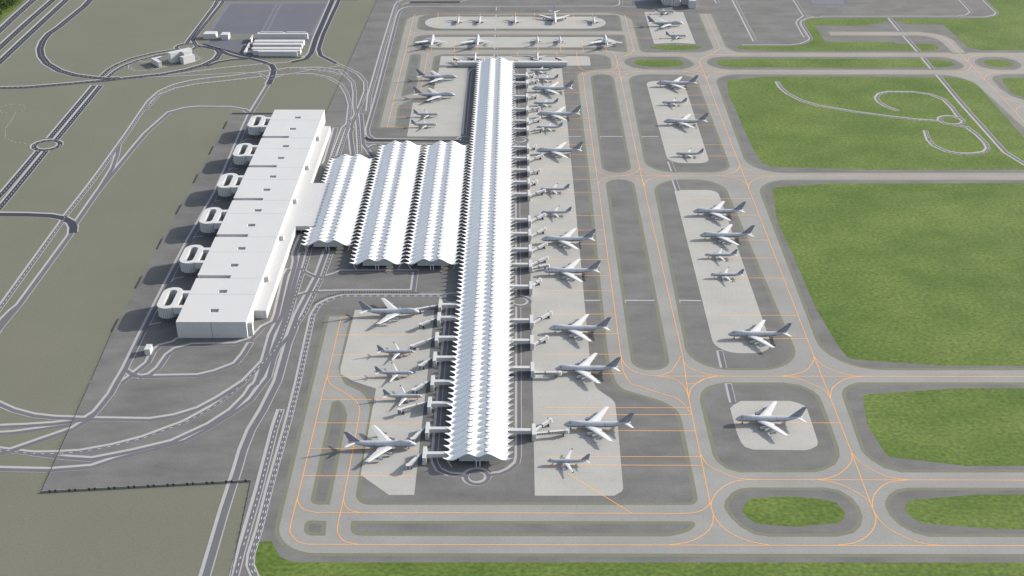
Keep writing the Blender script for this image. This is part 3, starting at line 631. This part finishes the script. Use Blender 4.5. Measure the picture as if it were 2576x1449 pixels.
for i in range(5):
    for x in (X3+6,-266): yy_=ya+4+i*(yb-ya-8)/4; m.tube((x,yy_,0),(x,yy_,4.5),.5,.5,8)
o=m.build('support',M['steel'],dk); o.location=(-(X3-259)/2,-ya,0)
# oval ramp drums
def stadium(a,b,n=14):
    p=[]
    for i in range(n+1): t=-math.pi+math.pi*i/n; p.append((a*math.cos(t),-(b-a)+a*math.sin(t)))
    for i in range(n+1): t=math.pi*i/n; p.append((a*math.cos(t),(b-a)+a*math.sin(t)))
    return p
def drum(cx,cy,label):
    r=empty('ramp_drum',(cx,cy,0),0,label,'ramp drum','oval ramp drums west of the car park building')
    po=stadium(11.75,25); pi=stadium(5.2,19); n=len(po); m=MB(); zb,zt_=7.6,HT
    for p,rev in ((po,0),(pi,1)):
        vs=[(x,y,zb) for x,y in p]+[(x,y,zt_) for x,y in p]
        m.add(vs,[((i,(i+1)%n,n+(i+1)%n,n+i) if not rev else ((i+1)%n,i,n+i,n+(i+1)%n)) for i in range(n)],0)
    m.build('slatted_wall',M['wall'],r)
    m=MB()
    for z,rev in ((zt_+.25,0),(zb,1)):
        vs=[(x*1.01,y*1.005,z) for x,y in po]+[(x*.97,y*.99,z) for x,y in pi]
        f=[(i,(i+1)%n,n+(i+1)%n,n+i) for i in range(n)]
        m.add(vs,[q[::-1] for q in f] if rev else f,0)
    for p,k in ((po,1.01),(pi,.97)):
        vs=[(x*k,y*k if k<1 else y*1.005,zt_-.05) for x,y in p]+[(x*k,y*k if k<1 else y*1.005,zt_+.25) for x,y in p]
        m.add(vs,[(i,(i+1)%n,n+(i+1)%n,n+i) for i in range(n)],0)
    m.build('ring_roof',M['flat'],r)
    m=MB()
    for p,sg in ((po,1),(pi,-1)):
        L=0; nx=0
        for a,b in zip(p,p[1:]+p[:1]):
            a=Vector(a);b=Vector(b);l=(b-a).length
            if l<.01: continue
            d=(b-a)/l; nn=Vector((d.y,-d.x))*sg*.08
            while nx<L+l:
                c=a+d*(nx-L)+nn; h=d*.14
                m.quad((*(c-h),zb),(*(c+h),zb),(*(c+h),zt_-.05),(*(c-h),zt_-.05))
                nx+=2.5
            L+=l
    m.build('wall_joint',M['dark'],r)
    m=MB()
    for q in range(4):      # ramp decks seen inside the shaft
        pass
    for i in range(8):
        t=2*math.pi*(i+.5)/8; x,y=8.6*math.cos(t),21*math.sin(t)
        m2=MB(); m2.tube((x,y,0),(x,y,zb),.5,.5,8); m2.build('column',M['frame'],r)  # dark column colour stands for the shade under the drum
    e=X1-cx-.02
    for y0,y1,x0 in ((11.5,17.8,8.5),(-22.6,-16.6,8.5)):
        m=MB(); m.box(x0,y0,12.2,e,y1,HT-.1,0,top=1); m.build('walkway',[M['wall'],M['flat']],r)
    for y0 in (24.5,-34.0):
        m=MB(); X,Y=e-3.2,y0; nn=14
        m.tube((X,Y,10.2),(X,Y,11.0),.8,2.7,nn); m.tube((X,Y,0),(X,Y,10.4),.45,.45,8)
        m.build('canopy_dish',M['steel'],r)
    return r
for k,s in enumerate(("D 1284,799","D 1448,468","D 1595,177","A 1720,1362","A 1840,1130","A 1953,915")):
    x,y=pz(s,HT); drum(-400.6,y,'oval slatted ramp drum beside the car park building, %s from the near end'%ORD[k+1])
# ------------------------------------------------------------------ other buildings
def simple(name,label,cat,parts,group=None):
    c=parts[0][1][0]; r=empty(name,(c[0],c[1],0),0,label,cat,group)
    for nm,poly,z0,z1 in parts:
        q=[(x-c[0],y-c[1]) for x,y in poly]; m=MB(); m.prism(q,z0,z1,0)
        m.build(nm,M['wall'],r)
        m=MB(); m.prism(offset(q,-.25),z1,z1+.4,0); m.build('roof',M['flat'],r)
    return r
def P2(s,z): return [p[:2] for p in pts(s,z)]
x,y=pz("D 1088,1190",7.2)
simple('kiosk_building','small white box building on the asphalt south-west of the car park','building',[('wall',[(x,y),(x+6.1,y),(x+6.1,y+11),(x,y+11)],0,7.2)])
simple('office_building','small L-shaped white building on the western traffic island','building',[('wall',P2("R 205,470 360,450 495,410 545,435 365,480 530,583 430,600",9.2),0,9.2)],'white office blocks on the traffic island')
simple('office_building','tall white block with a short wing on the traffic island beside the roundabout','building',
       [('wall',P2("R 707,295 1360,150 1445,190 1290,222 1385,272 1200,308 1110,270 795,340",17.5),0,17.5)],'white office blocks on the traffic island')
simple('office_building','low wide white block in front of the tall block on the traffic island','building',[('wall',P2("R 1075,412 1440,340 1530,380 1185,462",12.0),0,12.0)],'white office blocks on the traffic island')
simple('depot_building','wider of two white box buildings south of the blue car park','building',[('wall',P2("S 118,157 180,100 420,100 382,157",9.5),0,9.5)],'white boxes south of the blue car park')
simple('depot_building','narrower of two white box buildings south of the blue car park','building',[('wall',P2("S 494,175 528,118 683,118 645,175",9.5),0,9.5)],'white boxes south of the blue car park')
wr=[]
for nm,a,b,z in (("wall","S 1258,157 1278,122 2288,122 2270,157",'',11.0),("wall","S 1195,318 1215,277 2255,277 2225,318",'',8.0),("wall","S 1165,380 1185,343 2215,343 2190,380",'',8.2),("wall","S 1138,468 1158,432 2180,432 2165,468",'',9.2),("wall","S 1170,510 1185,490 2165,490 2160,510",'',8.2),("wall","S 1275,527 1285,511 2100,511 2092,527",'',8.6)):
    wr.append((nm,P2(a,z),0,z))
for a,z in (("S 1335,118 1340,108 1800,108 1800,118",12.3),("S 1870,118 1878,108 2280,108 2290,118",12.3),("S 2275,155 2290,135 2325,135 2310,155",10.5)): wr.append(('wall',P2(a,z),0,z))
simple('warehouse','white warehouse of parallel long rows beside the blue car park','warehouse',wr)
for s,z,l in (("S 1100,265 1150,178 1178,178 1130,265",7.5,'short white screen wall west of the warehouse rows'),("S 970,540 1085,338 1110,338 998,540",4.5,'long low white screen wall west of the warehouse rows')):
    simple('screen_wall',l,'wall',[('wall_panel',P2(s,z),0,z)],'screen walls beside the warehouse')
# hangar at the far edge
hg=empty('hangar',(315,2530,0),0,'dark grey fluted hangar at the far edge of the airfield','hangar')
base=[(296.5,2560),(298.7,2531),(303,2530),(310,2530),(313,2527),(317.5,2524),(322,2522.5),(326.5,2523),(330.5,2525),(333.5,2529),(334.5,2540),(334.5,2580),(296.5,2580)]
m=MB(); q=[(a-315,b-2530) for a,b in base]; m.prism(q,0,26); m.build('wall',M['wall'],hg)
m=MB(); m.prism(offset(q,-.3),26,26.6); m.build('roof',M['flat'],hg)
m=MB()
for a,b in q[1:11]: m.tube((a,b-.1,0),(a,b-.1,26),.22,.22,5)
m.build('rib',M['dark'],hg)
m=MB(); m.box(19.5,4,0,32.3,10,22,0); m.box(32.3,-20.8,0,46.5,30,15.6,0,top=1); m.build('annex',[M['wall'],M['flat']],hg)
# ------------------------------------------------------------------ fences
def fence(s,label,h=2.6,step=None,name='fence',block=False,w=.25,pair=0,bm='fence'):
    p=[Vector(q[:2]) for q in pts(s)]; r=empty(name,(p[0].x,p[0].y,0),0,label,'fence')
    m=MB(); L=0
    for a,b in zip(p,p[1:]):
        d=(b-a).normalized(); n=Vector((-d.y,d.x))*w/2
        q=[a-n-p[0],b-n-p[0],b+n-p[0],a+n-p[0]]; m.prism([(v.x,v.y) for v in q],0,h if block else .5,0); L+=(b-a).length
    m.build('panel',M[bm] if block else M['frame'],r)
    step=step or max(12.,L/95); sN=0; nx=8. if pair else 2.; tog=0
    for a,b in zip(p,p[1:]):
        l=(b-a).length; d=(b-a)/l; n=Vector((-d.y,d.x))
        while nx<sN+l:
            c=a+d*(nx-sN)-p[0]; m=MB(); u=.9 if pair else .35; t=.45 if pair else .12
            q=[c-d*u-n*t,c+d*u-n*t,c+d*u+n*t,c-d*u+n*t]; m.prism([(v.x,v.y) for v in q],0,h+.15,0); m.build('post',M['dark'],r); nx+=(pair if pair and not tog else step); tog=1-tog
        sN+=l
fence("D 680,1440 G 310,820",'perimeter fence with dark posts along the west edge of the asphalt',1.7,5.5,w=.12)
fence("D 850,1050 D 690,1420",'fence run with dark posts south-west of the small white kiosk',2.0,9,w=.12)
fence("G 310,820 1893,735",'low grey wall with paired black blocks at the south edge of the asphalt',2.2,12.9,block=True,w=.6,pair=5.2)
fence("G 1893,735 1745,1449",'perimeter fence running south from the corner of the low grey wall',1.5,12,w=.1)
fence("B -120,870 0,602 B 270,0 330,-140",'long perimeter fence on the west edge of the far apron',2.0,None,w=.12)
fence("O 1115,1300 1200,1235 1330,1180 1560,1128 E 300,762 590,765",'dense dark fence beside the forecourt service road',2.2,3.2,w=.2)
fence("N 860,140 900,170 960,190 2240,195 N 2330,225 2480,230",'grey fence along the service road north of the halls',2.2,12,w=.3,block=True)
fence("J 900,80 1040,38 1790,38 1950,-10",'grey fence at the far edge of the apron',2.4,8,w=.3,block=True)
fence("S 110,362 960,600 1060,632 1330,660 2180,655 2240,620",'dark fence around the warehouse yard',1.6,9,w=.2,block=True)
fence("A 1752,860 2060,860",'low grey fence north-west of the car park building',2.2,14,w=.4,block=True)
fence("D 1372,95 1333,168",'short brown barrier west of the third ramp drum',1.1,6,block=True,w=.5,bm='brown')
fence("D 1230,350 1188,432",'short brown barrier west of the second ramp drum',1.1,6,block=True,w=.5,bm='brown')
fence("D 1074,636 1026,727",'short brown barrier between the first and second ramp drums',1.1,6,block=True,w=.5,bm='brown')
fence("D 897,958 848,1052",'short brown barrier south-west of the first ramp drum',1.1,6,block=True,w=.5,bm='brown')
fence("A 1718,915 1690,972",'short brown barrier west of the farthest ramp drum',1.1,6,block=True,w=.5,bm='brown')
fence("A 1613,1105 1583,1165",'short brown barrier west of the fifth ramp drum',1.1,6,block=True,w=.5,bm='brown')
fence("A 1498,1313 1465,1380",'short brown barrier west of the fourth ramp drum',1.1,6,block=True,w=.5,bm='brown')
# ------------------------------------------------------------------ aircraft (nose at the origin, body along +x)
def wingmesh(mb,pl,th,mi=0):      # pl: list of (y, xLE, xTE, z, thickness)
    rings=[]
    for (y,a,b,z,t) in pl:
        c=b-a; rings.append([(a,y,z),(a+c*.12,y,z+t*.55),(a+c*.4,y,z+t*.7),(b,y,z+.02),(a+c*.4,y,z-t*.4),(a+c*.1,y,z-t*.4)])
    vs=[v for r in rings for v in r]; n=6; fs=[]
    flip=pl[-1][0]<pl[0][0]
    for k in range(len(rings)-1):
        for i in range(n):
            f=(k*n+i,k*n+(i+1)%n,(k+1)*n+(i+1)%n,(k+1)*n+i); fs.append(f if not flip else f[::-1])
    e=tuple(range((len(rings)-1)*n,len(rings)*n)); fs.append(e); mb.add(vs,fs,mi)
def loft(mb,st,n=20):
    # st: x, ry, rz, zc, mat, hump
    vs=[];
    for s in st:
        x,ry,rz,zc=s[:4]; hp=s[5] if len(s)>5 else 0
        for i in range(n):
            t=2*math.pi*i/n; cz=math.sin(t); yv=ry*math.cos(t)
            zz=zc+rz*cz
            if hp and cz>0: zz=zc+(rz+hp)*cz; yv*=1-.20*min(1,hp)*max(0,cz)**1.5*.6
            vs.append((x,yv,zz))
    base=len(mb.v); mb.v+=vs
    for k in range(len(st)-1):
        for i in range(n):
            mb.f.append([base+k*n+i,base+k*n+(i+1)%n,base+(k+1)*n+(i+1)%n,base+(k+1)*n+i][::-1]); mb.m.append(st[k][4])
    mb.f.append([base+i for i in range(n)]); mb.m.append(0)
    mb.f.append([base+(len(st)-1)*n+i for i in range(n)][::-1]); mb.m.append(0)
def winrow(st,s,a0,a1,x0,x1,r,o):
    m=MB(); P=[]
    for q in st:
        if x0<=q[0]<=x1: P.append([(q[0],s*(q[1]+o)*math.cos(a),q[3]+(q[2]+o)*math.sin(a)) for a in (a0,a1)])
    for a,b in zip(P,P[1:]): m.quad(a[0],b[0],b[1],a[1])
    m.build('window_row',M['glassd'],r)
def jumbo():
    r=empty('jumbo_jet',(0,0,0))
    m=MB()
    st=[(0,.25,.3,5.0,0),(.8,1.0,1.05,5.05,0),(2.2,1.8,1.9,5.2,0,.1),(4.2,2.5,2.5,5.4,0,.5),(6.2,2.95,2.75,5.5,0,1.1),(7.1,3.05,2.85,5.55,1,1.4),(7.28,3.08,2.87,5.55,0,1.45),
        (11,3.2,2.95,5.6,0,1.6),(15.0,3.25,3.0,5.6,1,1.5),(15.17,3.25,3.0,5.6,0,1.45),(20,3.25,3.0,5.6,0,.9),(25,3.25,3.05,5.6,0,.3),(29,3.25,3.1,5.6,0),(40.8,3.25,3.1,5.6,1),(40.97,3.25,3.1,5.6,0),
        (48,3.2,3.05,5.65,0),(54,2.7,2.5,6.2,0),(60,1.75,1.7,7.0,0),(65,.9,1.0,7.6,0),(67.5,.35,.45,7.9,1)]
    loft(m,st); m.build('body',[M['fuse'],M['dark']],r,True)
    for s in (-1,1):
        m=MB(); wingmesh(m,[(s*2.6,20.5,36.5,4.2,1.9),(s*11,28.2,38.8,4.9,1.2),(s*30.2,43.2,47.8,6.3,.5)],0)
        for yv,x in ((6,37.5),(14,40),(19,42.6),(24,45.2)): m.tube((x-2.5,s*yv,4.5+yv*.05),(x+1.6,s*yv,4.3+yv*.05),.4,.12,6)
        m.build('wing',M['wing'],r,False)
        m=MB(); wingmesh(m,[(s*.9,58.5,66,7.6,.8),(s*10.4,67.2,69.8,8.6,.3)],0); m.build('tailplane',M['wing'],r)
        for yv,x0,z in ((12.4,22.6,2.5),(21.4,31.5,3.1)):
            m=MB(); m.tube((x0,s*yv,z),(x0+1.2,s*yv,z),1.3,1.42,14,0,False); m.tube((x0+1.2,s*yv,z),(x0+4,s*yv,z),1.42,1.25,14,0,False); m.tube((x0+4,s*yv,z),(x0+7,s*yv,z),.95,.45,12,0)
            m.tube((x0+.3,s*yv,z),(x0+.5,s*yv,z),1.2,1.2,12,1); m.tube((x0-.02,s*yv,z),(x0+.2,s*yv,z),1.34,1.34,14,1,False)
            e=m.build('engine',[M['eng'],M['dark']],r,True)
            m=MB(); m.box(x0+2,s*yv-.18,z+.9,x0+8.5,s*yv+.18,z+2.1); m.build('pylon',M['fuse'],e)
        winrow(st,s,-.30,-.08,2.2,56,r,.05)
        m=MB()
        for x in (10.6,20.4,33,42.2):
            yy_=s*(3.31 if x>12 else 3.27)
            m.quad((x-.65,yy_,4.7),(x-.4,yy_,4.7),(x-.4,yy_,6.3),(x-.65,yy_,6.3)); m.quad((x+.4,yy_,4.7),(x+.65,yy_,4.7),(x+.65,yy_,6.3),(x+.4,yy_,6.3)); m.quad((x-.65,yy_,6.3),(x+.65,yy_,6.3),(x+.65,yy_,6.5),(x-.65,yy_,6.5))
        m.build('cabin_door',M['frame'],r)
    m=MB(); pr=[(54.2,8.3),(67.0,20.0),(70.7,20.0),(65.8,8.2)]
    for a,b in zip(pr,pr[1:]+pr[:1]): m.quad((a[0],-.28,a[1]),(b[0],-.28,b[1]),(b[0],.28,b[1]),(a[0],.28,a[1]))
    m.add([(a,-.28,b) for a,b in pr],[(0,1,2,3)]); m.add([(a,.28,b) for a,b in pr],[(3,2,1,0)])
    m.build('tail_fin',M['fin'],r)
    m=MB(); m.add([(4.6,-1.6,7.55),(4.6,1.6,7.55),(6.0,1.9,8.75),(6.0,-1.9,8.75)],[(0,1,2,3)])
    for s in (-1,1): m.add([(4.7,s*1.7,7.4),(6.3,s*2.6,7.6),(6.5,s*2.1,8.5),(6.0,s*1.9,8.6)],[(0,1,2,3)])
    m.build('cockpit_window',M['glassd'],r)
    m=MB(); m.tube((7.5,0,3),(7.5,0,.6),.2,.2,6); m.tube((7.5,-.5,.6),(7.5,.5,.6),.6,.6,10); m.build('nose_gear',M['tyre'],r)
    m=MB()
    for s in (-1,1):
        for x in (33,36): m.tube((x,s*3.2,3),(x,s*3.2,.7),.25,.25,6); m.tube((x,s*3.2-.9,.7),(x,s*3.2+.9,.7),.7,.7,10)
    m.build('main_gear',M['tyre'],r)
    return r
def narrow():
    r=empty('narrow_body_jet',(0,0,0))
    m=MB()
    st=[(0,.2,.25,4.0,0),(.6,.85,.85,4.0,0),(1.8,1.4,1.5,4.15,0),(3.4,1.8,1.95,4.3,0),(5.0,1.98,2.1,4.4,0),(5.3,1.98,2.1,4.4,1),(5.45,1.98,2.1,4.4,0),(6.1,1.98,2.1,4.4,1),(6.25,1.98,2.1,4.4,0),
        (26,1.98,2.1,4.4,0),(31.5,1.9,2.0,4.5,0),(33,1.75,1.85,4.65,1),(33.15,1.75,1.85,4.65,0),(33.9,1.65,1.75,4.75,1),(34.1,1.62,1.72,4.78,0),(38,1.0,1.15,5.25,0),(40.6,.5,.6,5.6,0),(42,.2,.25,5.8,0)]
    loft(m,st,16); m.build('body',[M['fuse'],M['dark']],r,True)
    for s in (-1,1):
        m=MB(); wingmesh(m,[(s*1.6,15.0,21.8,3.2,1.0),(s*6.3,17.6,22.0,3.6,.7),(s*18.2,22.9,24.6,4.3,.28)],0)
        w=m.build('wing',M['wing'],r)
        m=MB(); m.add([(22.7,s*18.1,3.7),(24.9,s*18.1,3.7),(25.4,s*18.5,5.6),(24.4,s*18.5,5.6)],[(0,1,2,3)]); m.add([(22.7,s*18.3,3.7),(24.9,s*18.3,3.7),(25.4,s*18.7,5.6),(24.4,s*18.7,5.6)],[(3,2,1,0)]); m.build('winglet',M['fin'],w)
        m=MB()
        m.quad((20.2,s*2.4,4.0),(20.35,s*2.4,4.0),(23.9,s*17.2,4.55),(23.75,s*17.2,4.55)); m.quad((18.9,s*4,3.98),(19.0,s*4,3.98),(23.3,s*17.2,4.57),(23.2,s*17.2,4.57)); m.build('flap_line',M['frame'],w)
        m=MB(); wingmesh(m,[(s*.8,36.4,39.6,5.3,.4),(s*6.2,39.8,41.1,5.7,.18)],0); m.build('tailplane',M['wing'],r)
        x0,yv,z=13.2,6.2,1.75
        m=MB(); m.tube((x0,s*yv,z),(x0+.8,s*yv,z),1.05,1.15,14,0,False); m.tube((x0+.8,s*yv,z),(x0+3.4,s*yv,z),1.15,.95,14,0,False); m.tube((x0+3.3,s*yv,z),(x0+4.6,s*yv,z),.6,.25,10)
        m.tube((x0+.2,s*yv,z),(x0+.3,s*yv,z),1.0,1.0,12,1); m.tube((x0-.02,s*yv,z),(x0+.12,s*yv,z),1.08,1.08,14,1,False)
        e=m.build('engine',[M['eng'],M['dark']],r,True)
        m=MB(); m.box(x0+1.5,s*yv-.15,z+.8,x0+4.8,s*yv+.15,z+1.7); m.build('pylon',M['fuse'],e)
        winrow(st,s,-.16,.06,6.2,32,r,.04)
    m=MB(); pr=[(32.8,6.2),(39.0,12.4),(41.4,12.4),(39.9,5.9)]
    for a,b in zip(pr,pr[1:]+pr[:1]): m.quad((a[0],-.18,a[1]),(b[0],-.18,b[1]),(b[0],.18,b[1]),(a[0],.18,a[1]))
    m.add([(a,-.18,b) for a,b in pr],[(0,1,2,3)]); m.add([(a,.18,b) for a,b in pr],[(3,2,1,0)])
    m.build('tail_fin',M['fin'],r)
    m=MB(); m.add([(2.0,-.9,5.35),(2.0,.9,5.35),(3.0,1.1,6.1),(3.0,-1.1,6.1)],[(0,1,2,3)])
    for s in (-1,1): m.add([(2.1,s*1.0,5.3),(3.3,s*1.7,5.2),(3.5,s*1.4,5.9),(3.0,s*1.15,6.1)],[(0,1,2,3)])
    m.build('cockpit_window',M['glassd'],r)
    m=MB(); m.tube((5.4,0,2.6),(5.4,0,.4),.14,.14,6); m.tube((5.4,-.35,.4),(5.4,.35,.4),.42,.42,10); m.build('nose_gear',M['tyre'],r)
    m=MB()
    for s in (-1,1): m.tube((20,s*3.6,3),(20,s*3.6,.5),.18,.18,6); m.tube((20,s*3.6-.5,.55),(20,s*3.6+.5,.55),.55,.55,10)
    m.build('main_gear',M['tyre'],r)
    return r
def copy_tree(o,parent=None):
    c=o.copy(); C.objects.link(c); c.parent=parent
    for ch in list(o.children): copy_tree(ch,c)
    return c
PJ,PN=jumbo(),narrow(); used={'j':False,'n':False}
HD={'W':0,'E':math.pi,'S':math.pi/2,'N':-math.pi/2}      # heading of the nose
def plane(t,h,s,label,group):
    z=5.0 if t=='j' else 4.1; x,y=pz(s,z); o=PJ if t=='j' else PN
    if used[t]: o=copy_tree(o)
    used[t]=True; o.location=(x,y,0); o.rotation_euler=(0,0,HD[h])
    tag(o,label,'airliner',group)
PL={'east pier stands':("east side of the pier",'W',"H n1553,580|H j1677,307|E j1612,1335|E j1564,1030|E j1524,597|E j1507,358|E n1507,153|B n1500,1428|B j1468,1137|B n1472,960|B j1476,862|B n1448,778|B j1435,670|B n1458,595|B n1420,530"),
 'remote east stands':("remote east stands",'W',"I j398,265|F j341,1075|F n207,625|F n165,475|F j127,328|F j77,148|B n2524,1160|B j2430,918|B n2418,773|B j2378,630"),
 'far east stands':("far north-east pad",'E',"L n70,540|V j1740,945|V n1418,470"),
 'north-west stands':("pier's far west stands",'E',"B n724,940|B n738,863|B j860,717|J j1748,1165"),
 'south-west stands':("pier's near west stands",'E',"H j567,455|H n613,92|E n543,1365|E n553,1205|E j590,905")}
for g,(where,h,lst) in PL.items():
    for i,e in enumerate(lst.split('|')):
        a,b=e.split(); t=b[0]
        ty='four-engine jumbo' if t=='j' else 'twin-engine jet'
        plane(t,h,a+' '+b[1:],'grey %s on the %s, %s from the near end'%(ty,where,ORD[i+1]),'airliners on the '+g)
for t,h,s,l in (('n','S',"J 1757,352",'twin-engine jet in the farthest row facing the viewer, leftmost of that row'),('n','S',"J 2083,352",'twin-engine jet in the farthest row facing the viewer, second from the left'),
  ('n','S',"K 47,352",'twin-engine jet in the farthest row, directly left of the jumbo'),('j','S',"K 650,340",'only four-engine jumbo in the farthest row, nose toward the viewer'),('n','S',"K 1245,355",'twin-engine jet in the farthest row, right of the jumbo at the row end'),
  ('j','N',"J 1385,535",'jumbo jet seen from behind at the left end of the second row'),('j','N',"J 2062,537",'jumbo jet seen from behind, second from the left in the second row'),('n','N',"K 383,556",'twin-engine jet seen from behind, left one of the close pair in the second row'),
  ('n','N',"K 722,556",'twin-engine jet seen from behind, right one of the close pair in the second row'),('j','N',"K 1400,540",'jumbo jet seen from behind at the right end of the second row'),
  ('n','S',"J 2013,915",'twin-engine jet nosed in to the west cross wing beside the pier head'),('n','S',"K 385,905",'twin-engine jet nosed in to the east cross wing')):
    plane(t,h,s,l,'airliners on the far stands')
# ------------------------------------------------------------------ trees in the far corner
def tree(x,y,h,seed):
    rnd=random.Random(seed); r=empty('broadleaf_tree',(x,y,0),rnd.random()*6,'broad dark green tree in the dense clump at the top left corner','tree','trees in the top left corner')
    m=MB(); m.tube((0,0,0),(.3,.2,h*.45),.45,.3,7); br=[]
    for i in range(6):
        a=i*1.05+rnd.random(); b=(math.cos(a)*h*.22,math.sin(a)*h*.22,h*(.55+.3*rnd.random())); m.tube((.3,.2,h*.38),b,.22,.07,5); br.append(b)
    m.build('trunk',M['bark'],r)
    m=MB()
    for i in range(26):
        a=rnd.random()*6.283; q=rnd.random()**.5; zz_=rnd.random(); rad=h*.30*(1-.55*abs(zz_-.35))*q
        c=Vector((math.cos(a)*rad,math.sin(a)*rad,h*(.32+.62*zz_))); s=h*(.06+.06*rnd.random())
        for j in range(34):
            d=Vector((rnd.gauss(0,1),rnd.gauss(0,1),rnd.gauss(0,.8))).normalized()
            p=c+d*s*(.6+.5*rnd.random()); u=Vector((rnd.gauss(0,1),rnd.gauss(0,1),rnd.gauss(0,.5))).normalized(); w=u.cross(d+Vector((.1,0,.2))).normalized(); k=h*.020*(.7+rnd.random())
            m.add([p-u*k-w*k*.6,p+u*k-w*k*.6,p+u*k+w*k*.6,p-u*k+w*k*.6],[(0,1,2,3)])
    m.build('crown',M['leaf'],r)
T=[(8,130),(12,95),(30,75),(52,88),(48,60),(75,60),(98,68),(95,35),(70,25),(40,30),(12,45),(120,38),(150,28),(160,10),(130,8),(100,5),(60,-8),(20,5),(-15,70),(-20,110),(-25,20),(150,-15),(110,-25),(60,-40),(10,-30),(175,-30),(-40,150),(-30,-20)]
for i,(a,b) in enumerate(T):
    x,y=pts("A %d,%d"%(a,b))[0][:2]; tree(x,y,19+((i*7)%5)*1.3,i)
# ------------------------------------------------------------------ light
EL,AZ=R(24),R(22)         # sun direction: from the east, slightly north
w=bpy.data.worlds.new('World'); bpy.context.scene.world=w; w.use_nodes=True; nt=w.node_tree
sky=nt.nodes.new('ShaderNodeTexSky'); sky.sky_type='NISHITA'; sky.sun_disc=False; sky.sun_elevation=EL; sky.sun_rotation=math.pi/2-AZ
sky.air_density=1.0; sky.dust_density=2.0; sky.ozone_density=1.0
hs=nt.nodes.new('ShaderNodeHueSaturation'); hs.inputs['Saturation'].default_value=.6; nt.links.new(sky.outputs[0],hs.inputs['Color']); nt.links.new(hs.outputs[0],nt.nodes['Background'].inputs[0]); nt.nodes['Background'].inputs[1].default_value=.15
sl=bpy.data.lights.new('sun','SUN'); so=bpy.data.objects.new('sun',sl); C.objects.link(so)
sl.energy=4.25; sl.angle=R(.5); sl.color=(1,.94,.84)
v=Vector((math.cos(EL)*math.cos(AZ),math.cos(EL)*math.sin(AZ),math.sin(EL)))
so.rotation_euler=v.to_track_quat('Z','Y').to_euler()
s=bpy.context.scene; s.view_settings.view_transform='Standard'; s.view_settings.look='None'; s.view_settings.gamma=1; s.view_settings.exposure=.60
s.render.engine='CYCLES'
